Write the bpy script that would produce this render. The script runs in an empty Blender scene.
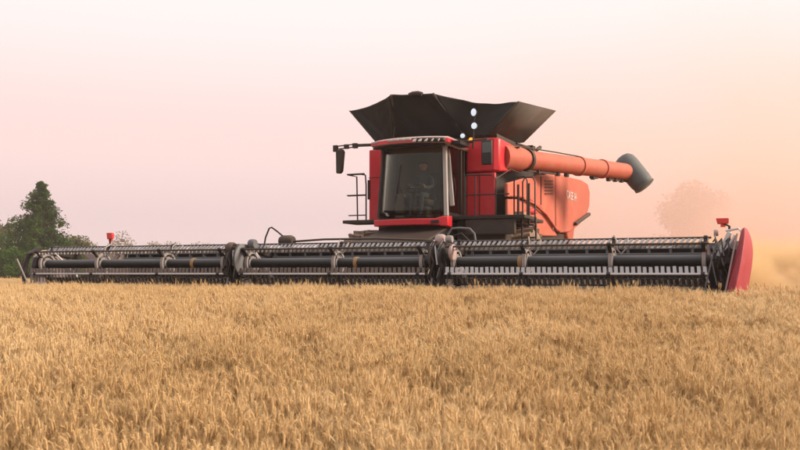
import bpy, bmesh, math, random
from mathutils import Vector, Matrix, noise
random.seed(7)
R = math.radians
scene = bpy.context.scene
COL = scene.collection

# ------------------------------------------------------------------ camera
F, HOR, EYE = 880.0, 273.0, 1.1           # focal length and horizon in photo pixels, eye height
cam = bpy.data.cameras.new('camera'); camo = bpy.data.objects.new('camera', cam); COL.objects.link(camo)
cam.sensor_width = 36; cam.lens = 36 * F / 800; cam.shift_y = (HOR - 225) / 800
cam.clip_start = 0.1; cam.clip_end = 9000
camo.location = (0, 0, EYE); camo.rotation_euler = (R(90), 0, 0)
cam.dof.use_dof = True; cam.dof.focus_distance = 18.5; cam.dof.aperture_fstop = 4.5
scene.camera = camo

# ------------------------------------------------------------------ sky, sun, exposure
SUN_AZ, SUN_EL = R(-4), R(25)            # azimuth from +X towards +Y, elevation
world = bpy.data.worlds.new('World'); scene.world = world; world.use_nodes = True
nt = world.node_tree; nt.nodes.clear()
def N(t, typ, **kw):
    n = t.nodes.new(typ)
    for k, v in kw.items(): setattr(n, k, v)
    return n
sky = N(nt, 'ShaderNodeTexSky', sky_type='NISHITA', sun_disc=False)
sky.sun_elevation = SUN_EL; sky.sun_rotation = R(90) - SUN_AZ
sky.air_density = 1.0; sky.dust_density = 5.0; sky.ozone_density = 1.0
geo = N(nt, 'ShaderNodeTexCoord'); sep = N(nt, 'ShaderNodeSeparateXYZ')
nt.links.new(geo.outputs['Generated'], sep.inputs[0])
ramp = N(nt, 'ShaderNodeValToRGB'); ramp.color_ramp.interpolation = 'EASE'
def setramp(r, stops):
    e = r.color_ramp.elements
    while len(e) > 2: e.remove(e[-1])
    for i, (p, c) in enumerate(stops):
        if i < 2: e[i].position = p; e[i].color = (*c, 1)
        else:
            q = e.new(p); q.color = (*c, 1)
setramp(ramp, [(0.0, (0.68, 0.56, 0.565)), (0.05, (0.76, 0.585, 0.585)), (0.14, (0.90, 0.675, 0.64)), (0.30, (0.93, 0.85, 0.825)), (0.60, (0.95, 0.92, 0.91)), (1.0, (0.84, 0.83, 0.90))])
nt.links.new(sep.outputs['Z'], ramp.inputs['Fac'])
sc10 = N(nt, 'ShaderNodeVectorMath', operation='SCALE'); sc10.inputs['Scale'].default_value = 10.0
nt.links.new(ramp.outputs['Color'], sc10.inputs[0])
mixs = N(nt, 'ShaderNodeMix', data_type='RGBA'); mixs.inputs[0].default_value = 0.92
nt.links.new(sky.outputs[0], mixs.inputs[6]); nt.links.new(sc10.outputs[0], mixs.inputs[7])
bg = N(nt, 'ShaderNodeBackground'); bg.inputs['Strength'].default_value = 0.1
nt.links.new(mixs.outputs[2], bg.inputs['Color'])
wo = N(nt, 'ShaderNodeOutputWorld'); nt.links.new(bg.outputs[0], wo.inputs['Surface'])

sun = bpy.data.lights.new('sun', 'SUN'); suno = bpy.data.objects.new('sun', sun); COL.objects.link(suno)
sun.energy = 5.0; sun.angle = R(18); sun.color = (1.0, 0.79, 0.605)
sd = Vector((math.cos(SUN_AZ) * math.cos(SUN_EL), math.sin(SUN_AZ) * math.cos(SUN_EL), math.sin(SUN_EL)))
suno.rotation_euler = sd.to_track_quat('Z', 'Y').to_euler(); suno.location = (40, 0, 30)

vs = scene.view_settings; vs.view_transform = 'Standard'; vs.look = 'None'; vs.exposure = 0.25; vs.gamma = 1.0; vs.use_curve_mapping = False
cy = scene.cycles
cy.use_denoising = True; cy.max_bounces = 8; cy.diffuse_bounces = 3; cy.glossy_bounces = 3; cy.transmission_bounces = 4
cy.transparent_max_bounces = 16; cy.volume_bounces = 2; cy.volume_step_rate = 4.0; cy.volume_max_steps = 64; cy.sample_clamp_indirect = 6.0

# ------------------------------------------------------------------ frames and helpers
ORG = (-1.4, 17.25)                       # header centre on the ground
_n = math.hypot(13.94, 6.1); CO, SI = 13.94 / _n, 6.1 / _n
EX, EY = (CO, -SI), (SI, CO)              # machine: x = its left hand, y = rearwards
YAW = -math.asin(SI)
def P(px, py, Y):                         # photo pixel at depth Y -> world
    return Vector(((px - 400) / F * Y, Y, EYE + (HOR - py) / F * Y))
def toloc(w):
    a, b = w[0] - ORG[0], w[1] - ORG[1]
    return Vector((a * EX[0] + b * EX[1], a * EY[0] + b * EY[1], w[2]))
def AY(px, py, ly):                       # pixel on machine plane y = ly
    d = P(px, py, 1.0); k = (ly + ORG[0] * EY[0] + ORG[1] * EY[1]) / (d[0] * EY[0] + d[1] * EY[1])
    return toloc(P(px, py, k))
def AX(px, py, lx):
    d = P(px, py, 1.0); k = (lx + ORG[0] * EX[0] + ORG[1] * EX[1]) / (d[0] * EX[0] + d[1] * EX[1])
    return toloc(P(px, py, k))
def ground_z(Y):
    if Y < 13.8:
        t = 13.8 - Y
        z = -0.092 * (t - 0.8) if t > 1.6 else -0.092 * t * t / 3.2
        return max(z, -1.35)
    if Y > 34: return -0.6 * min(1, (Y - 34) / 30) ** 1.5
    return 0.0

def tag(o, label=None, cat=None, group=None, kind=None):
    if label: o['label'] = label
    if cat: o['category'] = cat
    if group: o['group'] = group
    if kind: o['kind'] = kind
    return o
def empty(name, loc=(0, 0, 0), rz=0, label=None, cat=None, group=None):
    o = bpy.data.objects.new(name, None); COL.objects.link(o); o.empty_display_size = 0.3
    o.location = loc; o.rotation_euler = (0, 0, rz)
    return tag(o, label, cat, group)

class MB:
    def __init__(s): s.v = []; s.f = []; s.m = []
    def add(s, vs, fs, mi=0):
        k = len(s.v); s.v += [tuple(v) for v in vs]; s.f += [tuple(k + i for i in f) for f in fs]; s.m += [mi] * len(fs); return s
    def box(s, lo, hi, mi=0):
        (a, b, c), (d, e, f) = lo, hi
        return s.add([(a,b,c),(d,b,c),(d,e,c),(a,e,c),(a,b,f),(d,b,f),(d,e,f),(a,e,f)],
                     [(0,3,2,1),(4,5,6,7),(0,1,5,4),(1,2,6,5),(2,3,7,6),(3,0,4,7)], mi)
    def bar(s, p, q, w, h, up=(0, 0, 1), mi=0):   # rectangular bar from p to q
        p, q = Vector(p), Vector(q); d = (q - p).normalized(); u = Vector(up)
        if abs(d.dot(u)) > 0.97: u = Vector((0, 1, 0))
        a = d.cross(u).normalized() * w / 2; b = a.cross(d).normalized() * h / 2
        vs = [p-a-b, p+a-b, p+a+b, p-a+b, q-a-b, q+a-b, q+a+b, q-a+b]
        return s.add(vs, [(0,1,2,3),(7,6,5,4),(0,4,5,1),(1,5,6,2),(2,6,7,3),(3,7,4,0)], mi)
    def tube(s, pts, r, n=10, cap=True, mi=0):
        pts = [Vector(p) for p in pts]; rs = r if isinstance(r, (list, tuple)) else [r] * len(pts)
        k0 = len(s.v); prev = None
        for i, p in enumerate(pts):
            d = (pts[min(i+1, len(pts)-1)] - pts[max(i-1, 0)]).normalized()
            if prev is None:
                u = d.cross(Vector((0, 0, 1)))
                if u.length < 1e-3: u = d.cross(Vector((0, 1, 0)))
                u.normalize()
            else: u = (prev - d * prev.dot(d)).normalized()
            prev = u; w = d.cross(u)
            for j in range(n):
                a = 2 * math.pi * j / n; s.v.append(tuple(p + (u * math.cos(a) + w * math.sin(a)) * rs[i]))
        for i in range(len(pts) - 1):
            for j in range(n):
                a = k0 + i*n + j; b = k0 + i*n + (j+1) % n
                s.f.append((a, b, b + n, a + n)); s.m.append(mi)
        if cap:
            s.f.append(tuple(k0 + j for j in reversed(range(n)))); s.m.append(mi)
            s.f.append(tuple(k0 + (len(pts)-1)*n + j for j in range(n))); s.m.append(mi)
        return s
    def prism(s, pts, off, mi=0):              # closed outline pts extruded by vector off
        n = len(pts); off = Vector(off)
        vs = [Vector(p) for p in pts] + [Vector(p) + off for p in pts]
        fs = [tuple(range(n)), tuple(reversed(range(n, 2*n)))] + [(i, n + i, n + (i+1) % n, (i+1) % n) for i in range(n)]
        return s.add(vs, fs, mi)
    def lathe(s, prof, c, axis='x', n=32, mi=0):   # prof: (offset along axis, radius), closed loop
        c = Vector(c); m = len(prof); k0 = len(s.v)
        for j in range(n):
            a = 2 * math.pi * j / n
            for (h, r) in prof:
                x, y = r * math.cos(a), r * math.sin(a)
                s.v.append(tuple(c + Vector((h, x, y) if axis == 'x' else (x, h, y) if axis == 'y' else (x, y, h))))
        for j in range(n):
            for i in range(m):
                a = k0 + j*m + i; b = k0 + j*m + (i+1) % m; c2 = k0 + ((j+1) % n)*m + (i+1) % m; d = k0 + ((j+1) % n)*m + i
                s.f.append((a, b, c2, d)); s.m.append(mi)
        return s
    def mesh(s, name):
        me = bpy.data.meshes.new(name); me.from_pydata(s.v, [], s.f); me.update(); return me
    def build(s, name, mats, parent=None, bevel=0, smooth=True, fix=True, ang=35):
        me = s.mesh(name)
        for m in (mats if isinstance(mats, (list, tuple)) else [mats]): me.materials.append(m)
        me.polygons.foreach_set('material_index', s.m)
        if fix:
            bm = bmesh.new(); bm.from_mesh(me); bmesh.ops.recalc_face_normals(bm, faces=bm.faces); bm.to_mesh(me); bm.free()
        if smooth:
            me.polygons.foreach_set('use_smooth', [True] * len(me.polygons)); me.set_sharp_from_angle(angle=R(ang))
        o = bpy.data.objects.new(name, me); COL.objects.link(o); o.parent = parent
        if bevel:
            b = o.modifiers.new('bevel', 'BEVEL'); b.width = bevel; b.segments = 2; b.limit_method = 'ANGLE'; b.angle_limit = R(40)
        return o

# ------------------------------------------------------------------ materials
def newmat(name):
    m = bpy.data.materials.new(name); m.use_nodes = True; m.node_tree.nodes.clear()
    return m, m.node_tree
def dusty(name, base, dust=(0.36, 0.24, 0.16), amt=0.35, rough=0.45, metal=0.0, scale=3.0, updust=0.35, coat=0.0, bump=0.08, bscale=2.2, spec=0.5):
    m, t = newmat(name)
    out = N(t, 'ShaderNodeOutputMaterial'); b = N(t, 'ShaderNodeBsdfPrincipled'); t.links.new(b.outputs[0], out.inputs[0])
    tc = N(t, 'ShaderNodeTexCoord')
    n1 = N(t, 'ShaderNodeTexNoise'); n1.inputs['Scale'].default_value = scale; n1.inputs['Detail'].default_value = 8; n1.inputs['Roughness'].default_value = 0.65
    t.links.new(tc.outputs['Object'], n1.inputs['Vector'])
    g = N(t, 'ShaderNodeNewGeometry'); sp = N(t, 'ShaderNodeSeparateXYZ'); t.links.new(g.outputs['Normal'], sp.inputs[0])
    up = N(t, 'ShaderNodeMapRange'); up.inputs['From Min'].default_value = 0.1; up.inputs['From Max'].default_value = 0.9
    up.inputs['To Min'].default_value = 0; up.inputs['To Max'].default_value = updust; t.links.new(sp.outputs['Z'], up.inputs['Value'])
    mr = N(t, 'ShaderNodeMapRange'); mr.inputs['From Min'].default_value = 0.35; mr.inputs['From Max'].default_value = 0.75
    mr.inputs['To Min'].default_value = amt * 0.45; mr.inputs['To Max'].default_value = amt * 1.4; t.links.new(n1.outputs['Fac'], mr.inputs['Value'])
    ad = N(t, 'ShaderNodeMath', operation='ADD', use_clamp=True); t.links.new(up.outputs[0], ad.inputs[0]); t.links.new(mr.outputs[0], ad.inputs[1])
    mx = N(t, 'ShaderNodeMix', data_type='RGBA'); mx.inputs[6].default_value = (*base, 1); mx.inputs[7].default_value = (*dust, 1)
    t.links.new(ad.outputs[0], mx.inputs[0]); t.links.new(mx.outputs[2], b.inputs['Base Color'])
    rr = N(t, 'ShaderNodeMapRange'); rr.inputs['To Min'].default_value = rough; rr.inputs['To Max'].default_value = min(1, rough + 0.5)
    t.links.new(ad.outputs[0], rr.inputs['Value']); t.links.new(rr.outputs[0], b.inputs['Roughness'])
    b.inputs['Metallic'].default_value = metal
    if coat: b.inputs['Coat Weight'].default_value = coat
    n2 = N(t, 'ShaderNodeTexNoise'); n2.inputs['Scale'].default_value = bscale; n2.inputs['Detail'].default_value = 3
    t.links.new(tc.outputs['Object'], n2.inputs['Vector'])
    bp = N(t, 'ShaderNodeBump'); bp.inputs['Strength'].default_value = bump; bp.inputs['Distance'].default_value = 0.03; b.inputs['Specular IOR Level'].default_value = spec
    t.links.new(n2.outputs['Fac'], bp.inputs['Height']); t.links.new(bp.outputs[0], b.inputs['Normal'])
    return m
def emit(name, col, s):
    m, t = newmat(name); out = N(t, 'ShaderNodeOutputMaterial'); b = N(t, 'ShaderNodeBsdfPrincipled'); t.links.new(b.outputs[0], out.inputs[0])
    b.inputs['Base Color'].default_value = (*col, 1); b.inputs['Emission Color'].default_value = (*col, 1); b.inputs['Emission Strength'].default_value = s
    b.inputs['Roughness'].default_value = 0.2
    return m
def glass(name, tint, refl=1.0):
    m, t = newmat(name); out = N(t, 'ShaderNodeOutputMaterial'); mx = N(t, 'ShaderNodeMixShader')
    tr = N(t, 'ShaderNodeBsdfTransparent'); tr.inputs[0].default_value = (*tint, 1)
    gl = N(t, 'ShaderNodeBsdfGlossy'); gl.inputs['Roughness'].default_value = 0.05; gl.inputs[0].default_value = (0.9, 0.9, 0.9, 1)
    fr = N(t, 'ShaderNodeFresnel'); fr.inputs[0].default_value = 1.33
    t.links.new(fr.outputs[0], mx.inputs[0]); t.links.new(tr.outputs[0], mx.inputs[1]); t.links.new(gl.outputs[0], mx.inputs[2]); t.links.new(mx.outputs[0], out.inputs[0])
    return m
def leafy(name, cols, trans=0.3, scale=0.5, inst=False, rough=0.8):
    m, t = newmat(name); out = N(t, 'ShaderNodeOutputMaterial'); mx = N(t, 'ShaderNodeMixShader'); mx.inputs[0].default_value = trans
    d = N(t, 'ShaderNodeBsdfDiffuse'); tr = N(t, 'ShaderNodeBsdfTranslucent')
    g = N(t, 'ShaderNodeNewGeometry'); n1 = N(t, 'ShaderNodeTexNoise'); n1.inputs['Scale'].default_value = scale; n1.inputs['Detail'].default_value = 4
    t.links.new(g.outputs['Position'], n1.inputs['Vector'])
    rp = N(t, 'ShaderNodeValToRGB'); setramp(rp, [(i / (len(cols) - 1), c) for i, c in enumerate(cols)])
    ri = N(t, 'ShaderNodeMath', operation='MULTIPLY_ADD', use_clamp=True)
    mr = N(t, 'ShaderNodeMapRange'); mr.inputs['From Min'].default_value = 0.3; mr.inputs['From Max'].default_value = 0.7; mr.inputs['To Max'].default_value = 0.55
    t.links.new(n1.outputs['Fac'], mr.inputs['Value'])
    ri.inputs[1].default_value = 0.45
    if inst:
        oi = N(t, 'ShaderNodeObjectInfo'); av = N(t, 'ShaderNodeMath', operation='MULTIPLY_ADD'); av.inputs[1].default_value = 0.75
        hf = N(t, 'ShaderNodeMath', operation='MULTIPLY'); hf.inputs[1].default_value = 0.45; t.links.new(oi.outputs['Random'], hf.inputs[0])
        t.links.new(g.outputs['Random Per Island'], av.inputs[0]); t.links.new(hf.outputs[0], av.inputs[2]); t.links.new(av.outputs[0], ri.inputs[0])
    t.links.new(g.outputs['Random Per Island'], ri.inputs[0]) if not inst else None
    t.links.new(mr.outputs[0], ri.inputs[2]); t.links.new(ri.outputs[0], rp.inputs[0])
    t.links.new(rp.outputs[0], d.inputs[0]); t.links.new(rp.outputs[0], tr.inputs[0])
    t.links.new(d.outputs[0], mx.inputs[1]); t.links.new(tr.outputs[0], mx.inputs[2]); t.links.new(mx.outputs[0], out.inputs[0])
    return m

M = {}
M['ring'] = dusty('worn pale ring', (0.22, 0.225, 0.24), amt=0.25, rough=0.5)
M['red'] = dusty('red paint', (0.52, 0.006, 0.022), dust=(0.40, 0.13, 0.10), amt=0.12, scale=5.0, rough=0.36, updust=0.35, coat=0.08, spec=0.3)
M['crimson'] = dusty('scuffed crimson shield', (0.30, 0.004, 0.028), dust=(0.40, 0.13, 0.12), amt=0.30, rough=0.45, updust=0.2, scale=4.0, spec=0.3)
M['red_dusty_haze'] = dusty('dusty hazed red paint', (0.42, 0.04, 0.017), dust=(0.42, 0.195, 0.125), amt=0.48, rough=0.55, updust=0.25)  # real dust, plus airborne haze mixed into the paint colour
M['black'] = dusty('black plastic', (0.010, 0.010, 0.012), amt=0.03, rough=0.5, updust=0.10, spec=0.3)
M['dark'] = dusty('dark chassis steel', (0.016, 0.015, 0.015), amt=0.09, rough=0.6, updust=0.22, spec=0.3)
M['tube'] = dusty('black painted steel tube', (0.010, 0.013, 0.014), dust=(0.20, 0.20, 0.205), amt=0.02, rough=0.30, updust=0.55, scale=1.5, spec=0.22)  # cool grey on upward faces paints the highlight along the tube top
M['grey'] = dusty('grey galvanised sheet', (0.085, 0.09, 0.10), dust=(0.22, 0.21, 0.205), amt=0.35, rough=0.5, metal=0.2, updust=0.5)
M['steel'] = dusty('bright steel', (0.62, 0.62, 0.63), dust=(0.6, 0.54, 0.5), amt=0.25, rough=0.4, metal=0.15)
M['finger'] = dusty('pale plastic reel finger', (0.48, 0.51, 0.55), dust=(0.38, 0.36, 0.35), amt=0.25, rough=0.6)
M['finger_brown'] = dusty('darker brown-grey finger', (0.10, 0.085, 0.08), dust=(0.22, 0.16, 0.13), amt=0.3, rough=0.7)  # brown-grey copy for the lower front fingers of the two farther reels
M['canvas'] = dusty('dark tank canvas', (0.009, 0.009, 0.009), dust=(0.075, 0.062, 0.052), amt=0.14, rough=0.7, updust=0.15, bump=0.9, bscale=1.3, spec=0.35)
M['flap'] = dusty('dusty dark tank flap', (0.035, 0.030, 0.026), dust=(0.14, 0.105, 0.08), amt=0.4, rough=0.7)
M['rubber'] = dusty('dusty tyre rubber', (0.025, 0.023, 0.022), dust=(0.30, 0.21, 0.15), amt=0.8, rough=0.85)
M['spout'] = dusty('slate rubber spout', (0.045, 0.07, 0.078), dust=(0.22, 0.20, 0.18), amt=0.22, rough=0.6)
M['white'] = dusty('pale grey trim', (0.66, 0.65, 0.64), dust=(0.5, 0.42, 0.36), amt=0.25, rough=0.5)
M['pillar'] = dusty('pale grey pillar', (0.36, 0.35, 0.34), dust=(0.34, 0.28, 0.24), amt=0.3, rough=0.6)  # near-side cab posts, paler than the far post
M['mauve'] = dusty('dusty pale cover', (0.30, 0.20, 0.195), dust=(0.42, 0.33, 0.30), amt=0.5, rough=0.7)
M['shield_grey'] = dusty('dusty grey shield', (0.13, 0.11, 0.115), dust=(0.36, 0.29, 0.27), amt=0.4, rough=0.7)  # far end shield's own dusty grey plastic
M['yellow'] = dusty('yellow band', (0.30, 0.16, 0.05), amt=0.3, rough=0.6)
M['belt'] = dusty('draper belt rubber', (0.045, 0.043, 0.043), dust=(0.3, 0.22, 0.16), amt=0.35, rough=0.8)
M['seat'] = dusty('dark seat cloth', (0.035, 0.045, 0.06), amt=0.08, rough=0.9)
M['shirt'] = dusty('blue work shirt', (0.05, 0.09, 0.15), amt=0.08, rough=0.95, updust=0.05)
M['skin'] = dusty('skin', (0.42, 0.23, 0.16), amt=0.03, rough=0.6, updust=0.0)
M['cap'] = dusty('dark cap cloth', (0.03, 0.03, 0.03), amt=0.08, rough=0.95)
M['amber'] = emit('amber lamp', (1.0, 0.28, 0.02), 1.6)
M['lamp'] = emit('lit work lamp', (0.62, 0.74, 0.85), 0.45)
M['redlens'] = dusty('red lamp lens', (0.62, 0.02, 0.015), dust=(0.5, 0.2, 0.15), amt=0.12, rough=0.25, updust=0.2)
M['glass'] = glass('cab glass', (0.72, 0.71, 0.64))
M['cabin'] = dusty('cabin lining', (0.13, 0.12, 0.085), amt=0.1, rough=0.8)
M['bark'] = dusty('bark', (0.09, 0.065, 0.05), amt=0.2, rough=0.95, updust=0.0)
M['conifer'] = leafy('conifer needles', [(0.016, 0.046, 0.010), (0.038, 0.082, 0.018), (0.085, 0.13, 0.030)], 0.25, 0.6)
M['leaf'] = leafy('broad leaves', [(0.022, 0.065, 0.012), (0.052, 0.12, 0.022), (0.11, 0.175, 0.04)], 0.35, 0.5)
M['leafpale'] = leafy('pale leaves', [(0.06, 0.075, 0.025), (0.12, 0.125, 0.05), (0.2, 0.18, 0.08)], 0.35, 0.5)
M['leafhaze'] = leafy('haze-faded leaves', [(0.17, 0.15, 0.11), (0.24, 0.21, 0.16), (0.32, 0.27, 0.21)], 0.35, 0.1)  # distance haze and dust veil are mixed into this leaf colour
M['wheat'] = leafy('ripe wheat', [(0.30, 0.18, 0.075), (0.65, 0.455, 0.225), (0.77, 0.565, 0.305), (0.88, 0.72, 0.46)], 0.35, 0.28, inst=True)
M['awn'] = leafy('wheat awns and leaves', [(0.56, 0.38, 0.185), (0.77, 0.57, 0.31), (0.88, 0.74, 0.48)], 0.45, 0.3, inst=True)
M['stem'] = leafy('wheat straw', [(0.39, 0.24, 0.095), (0.61, 0.405, 0.18), (0.76, 0.56, 0.28)], 0.3, 0.3, inst=True)

def soil():
    m, t = newmat('field soil'); out = N(t, 'ShaderNodeOutputMaterial'); b = N(t, 'ShaderNodeBsdfPrincipled'); t.links.new(b.outputs[0], out.inputs[0])
    g = N(t, 'ShaderNodeNewGeometry'); n1 = N(t, 'ShaderNodeTexNoise'); n1.inputs['Scale'].default_value = 3; n1.inputs['Detail'].default_value = 10
    t.links.new(g.outputs['Position'], n1.inputs['Vector'])
    rp = N(t, 'ShaderNodeValToRGB'); setramp(rp, [(0.3, (0.16, 0.085, 0.035)), (0.5, (0.30, 0.165, 0.07)), (0.75, (0.46, 0.28, 0.13))])
    t.links.new(n1.outputs['Fac'], rp.inputs[0]); t.links.new(rp.outputs[0], b.inputs['Base Color']); b.inputs['Roughness'].default_value = 0.95
    bp = N(t, 'ShaderNodeBump'); bp.inputs['Distance'].default_value = 0.05; t.links.new(n1.outputs['Fac'], bp.inputs['Height']); t.links.new(bp.outputs[0], b.inputs['Normal'])
    return m
M['soil'] = soil()

# ------------------------------------------------------------------ ground
def ground():
    ys = [-60, -20, -8, -4] + [i * 0.8 for i in range(-3, 20)] + [18, 24, 30, 34, 38, 42, 46, 50, 54, 58, 64, 80, 120, 200, 400, 900, 1800, 3400]
    xs = [-3000, -1000, -300, -100, -50, -25, -12, -6, 0, 6, 12, 25, 50, 100, 300, 1000, 3000]
    b = MB()
    for y in ys:
        for x in xs: b.v.append((x, y, ground_z(y)))
    w = len(xs)
    for j in range(len(ys) - 1):
        for i in range(w - 1): b.f.append((j*w+i, j*w+i+1, (j+1)*w+i+1, (j+1)*w+i)); b.m.append(0)
    tag(b.build('ground', M['soil'], fix=False), kind='structure')
ground()

# ------------------------------------------------------------------ the draper header
HD = empty('draper_header', (ORG[0], ORG[1], 0), YAW, 'wide black draper header with long fingered reel in front of the harvester', 'header')
RZ, RR = 1.30, 0.42                      # reel axis height, bat radius
BAT_ANG = [-31, 41, 113, 185, 257]   # measured from straight ahead, upwards
def bat_off(a): return Vector((0, -math.cos(R(a)) * RR, math.sin(R(a)) * RR))
def reel(x0, x1, discs, bands):
    b = MB(); b.tube([(x0, 0, RZ), (x1, 0, RZ)], 0.098, 20)
    rl = b.build('reel', M['tube'], HD)
    for x in bands:
        MB().tube([(x - 0.035, 0, RZ), (x + 0.035, 0, RZ)], 0.112, 20).build('tube_band', M['yellow'], rl)
    for x in discs:
        d = MB()
        d.lathe([(-0.03, 0.19), (0.03, 0.19), (0.03, 0.235), (-0.03, 0.235)], (x, 0, RZ), n=28)
        d.lathe([(-0.03, 0.098), (0.03, 0.098), (0.03, 0.15), (-0.03, 0.15)], (x, 0, RZ), n=20)
        d.build('reel_disc', M['ring'], rl)
        e = MB()
        for a in BAT_ANG:
            o = bat_off(a); e.bar(Vector((x, 0, RZ)) + o * 0.3, Vector((x, 0, RZ)) + o * 1.08, 0.035, 0.06, up=(1, 0, 0))
            c = Vector((x, 0, RZ)) + o; e.tube([c - Vector((0.03, 0, 0)), c + Vector((0.03, 0, 0))], 0.034, 8)
        e.build('reel_spider', M['black'], rl)
    for a in BAT_ANG:
        o = bat_off(a); u = -o.normalized(); c = Vector((0, 0, RZ)) + o
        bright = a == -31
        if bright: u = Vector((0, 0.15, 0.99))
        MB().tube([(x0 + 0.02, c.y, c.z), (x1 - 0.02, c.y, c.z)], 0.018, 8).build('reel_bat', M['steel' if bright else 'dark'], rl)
        f = MB(); g = MB(); x = x0 + 0.06; k = 0
        while x < x1 - 0.05:
            jx = random.uniform(-0.006, 0.006); ln = (0.085 if a in (41, 113) else 0.12) + random.uniform(-0.008, 0.008); lean = 0.05 + random.uniform(-0.012, 0.012)
            p = Vector((x + jx, c.y, c.z)); q = p + u * ln + Vector((-lean if a in (41, 113) else -lean * 0.2, 0, 0))
            w0, w1, th = (0.026, 0.020, 0.012) if a in (41, 113) else (0.030, 0.026, 0.010)
            side = Vector((1, 0, 0)); nn = u.cross(side) * th
            f.add([p-side*w0-nn, p+side*w0-nn, p+side*w0+nn, p-side*w0+nn, q-side*w1-nn, q+side*w1-nn, q+side*w1+nn, q-side*w1+nn],
                  [(0,1,2,3),(7,6,5,4),(0,4,5,1),(1,5,6,2),(2,6,7,3),(3,7,4,0)])
            e2 = p - u * 0.16 + Vector((random.uniform(-0.006, 0.006), 0.03, -0.02))
            if a in (-31, 185, 257): g.bar(p, e2, 0.014, 0.014)
            x += 0.094
        tag(f.build('finger_row', M['finger' if a in (41, 113) or (bright and x0 > 2) else 'finger_brown' if bright else 'dark'], rl, smooth=False), kind='stuff')
        if g.v: tag(g.build('tine_row', M['dark'], rl, smooth=False), kind='stuff')
    return rl
reel(-7.40, -2.20, [-7.30, -5.66, -3.88, -2.35], [-3.2])
reel(-1.86, 2.20, [-1.77, 0.21, 2.04], [0.62])
reel(2.55, 7.10, [2.66, 3.99, 5.49, 6.99], [3.88])

# back frame: top rail, slotted sheet, lower sheet; open at the far end
BY = 1.10
b = MB()
b.box((-6.05, BY, 1.53), (7.45, BY + 0.10, 1.63)); b.box((-6.05, BY + 0.002, 1.30), (7.45, BY + 0.05, 1.46))
bf = b.build('back_sheet', M['grey'], HD, bevel=0.008)
x = -6.02
dv = None
while x < 7.44:
    d = MB().box((x - 0.022, BY + 0.004, 1.462), (x + 0.022, BY + 0.06, 1.528))
    if dv is None: dv = d.build('slot_divider', M['grey'], bf); dv0 = x
    else:
        o = dv.copy(); COL.objects.link(o); o.location.x = x - dv0
    x += 0.374
MB().box((-6.05, BY + 0.16, 0.55), (7.45, BY + 0.2, 1.54)).build('back_wall', M['black'], HD)
MB().box((5.9, BY - 0.005, 1.545), (6.4, BY - 0.001, 1.585)).build('pale_decal', M['white'], bf)
b = MB(); b.tube([(-7.5, BY + 0.3, 1.0), (7.5, BY + 0.3, 1.0)], 0.13, 14).build('main_beam', M['dark'], HD)
b = MB(); b.bar((-7.2, BY, 1.62), (-6.5, BY, 1.15), 0.07, 0.16); b.bar((-6.9, BY + .03, 0.85), (-6.2, BY + .03, 1.55), 0.07, 0.10); b.bar((-7.45, BY, 1.60), (-6.05, BY, 1.57), 0.06, 0.06)
b.build('end_brace', M['mauve'], HD, bevel=0.01)
# draper decks sloping up to the back, with cleats
b = MB(); dk = MB()
for (x0, x1) in ((-7.4, -1.1), (-1.05, 1.05), (1.1, 7.4)):
    dk.prism([(x0, -0.18, 0.70), (x0, 1.02, 0.98), (x0, 1.02, 0.93), (x0, -0.18, 0.65)], (x1 - x0, 0, 0))
bo = dk.build('draper_belt', M['belt'], HD)
cl = MB(); x = -7.3
while x < 7.35:
    cl.bar((x, -0.15, 0.725), (x, 1.0, 0.995), 0.03, 0.03); x += 0.3
tag(cl.build('belt_cleats', M['belt'], bo), kind='stuff')
b = MB(); b.box((-7.5, -0.42, 0.66), (7.5, -0.20, 0.72)); cb = b.build('cutter_bar', M['dark'], HD)
g = MB(); x = -7.45
while x < 7.46:
    g.add([(x-.018,-.42,.67),(x+.018,-.42,.67),(x+.018,-.42,.71),(x-.018,-.42,.71),(x,-.54,.675)], [(0,1,2,3),(0,4,1),(1,4,2),(2,4,3),(3,4,0)]); x += 0.0762
tag(g.build('knife_guards', M['dark'], cb, smooth=False), kind='stuff')

# reel arms and drives in the two gaps, and at the ends
def reel_arm(x, heavy=True):
    b = MB()
    b.prism([(x-.06, 1.25, 1.40), (x-.06, 1.2, 1.62), (x-.06, 0.5, 1.74), (x-.06, -0.15, 1.46), (x-.06, -0.22, 1.24), (x-.06, -0.05, 1.2), (x-.06, 0.45, 1.52)], (0.12, 0, 0))
    a = b.build('reel_arm', M['black'], HD, bevel=0.012)
    c = MB(); c.tube([(x + .09, 1.1, 0.95), (x + .09, 0.62, 1.36)], 0.045, 10); c.tube([(x + .09, 0.62, 1.36), (x + .09, 0.35, 1.56)], 0.022, 8)
    c.build('lift_cylinder', M['steel'], a)
    return a
def cover(x, r, z, y, mat, th=0.1, parent=HD, name='drive_cover'):
    b = MB(); b.lathe([(-th/2, 0.001), (-th/2, r * 0.86), (-th/4, r), (th/4, r), (th/2, r * 0.86), (th/2, 0.001)], (x, y, z), n=26)
    return b.build(name, M[mat], parent)
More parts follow.
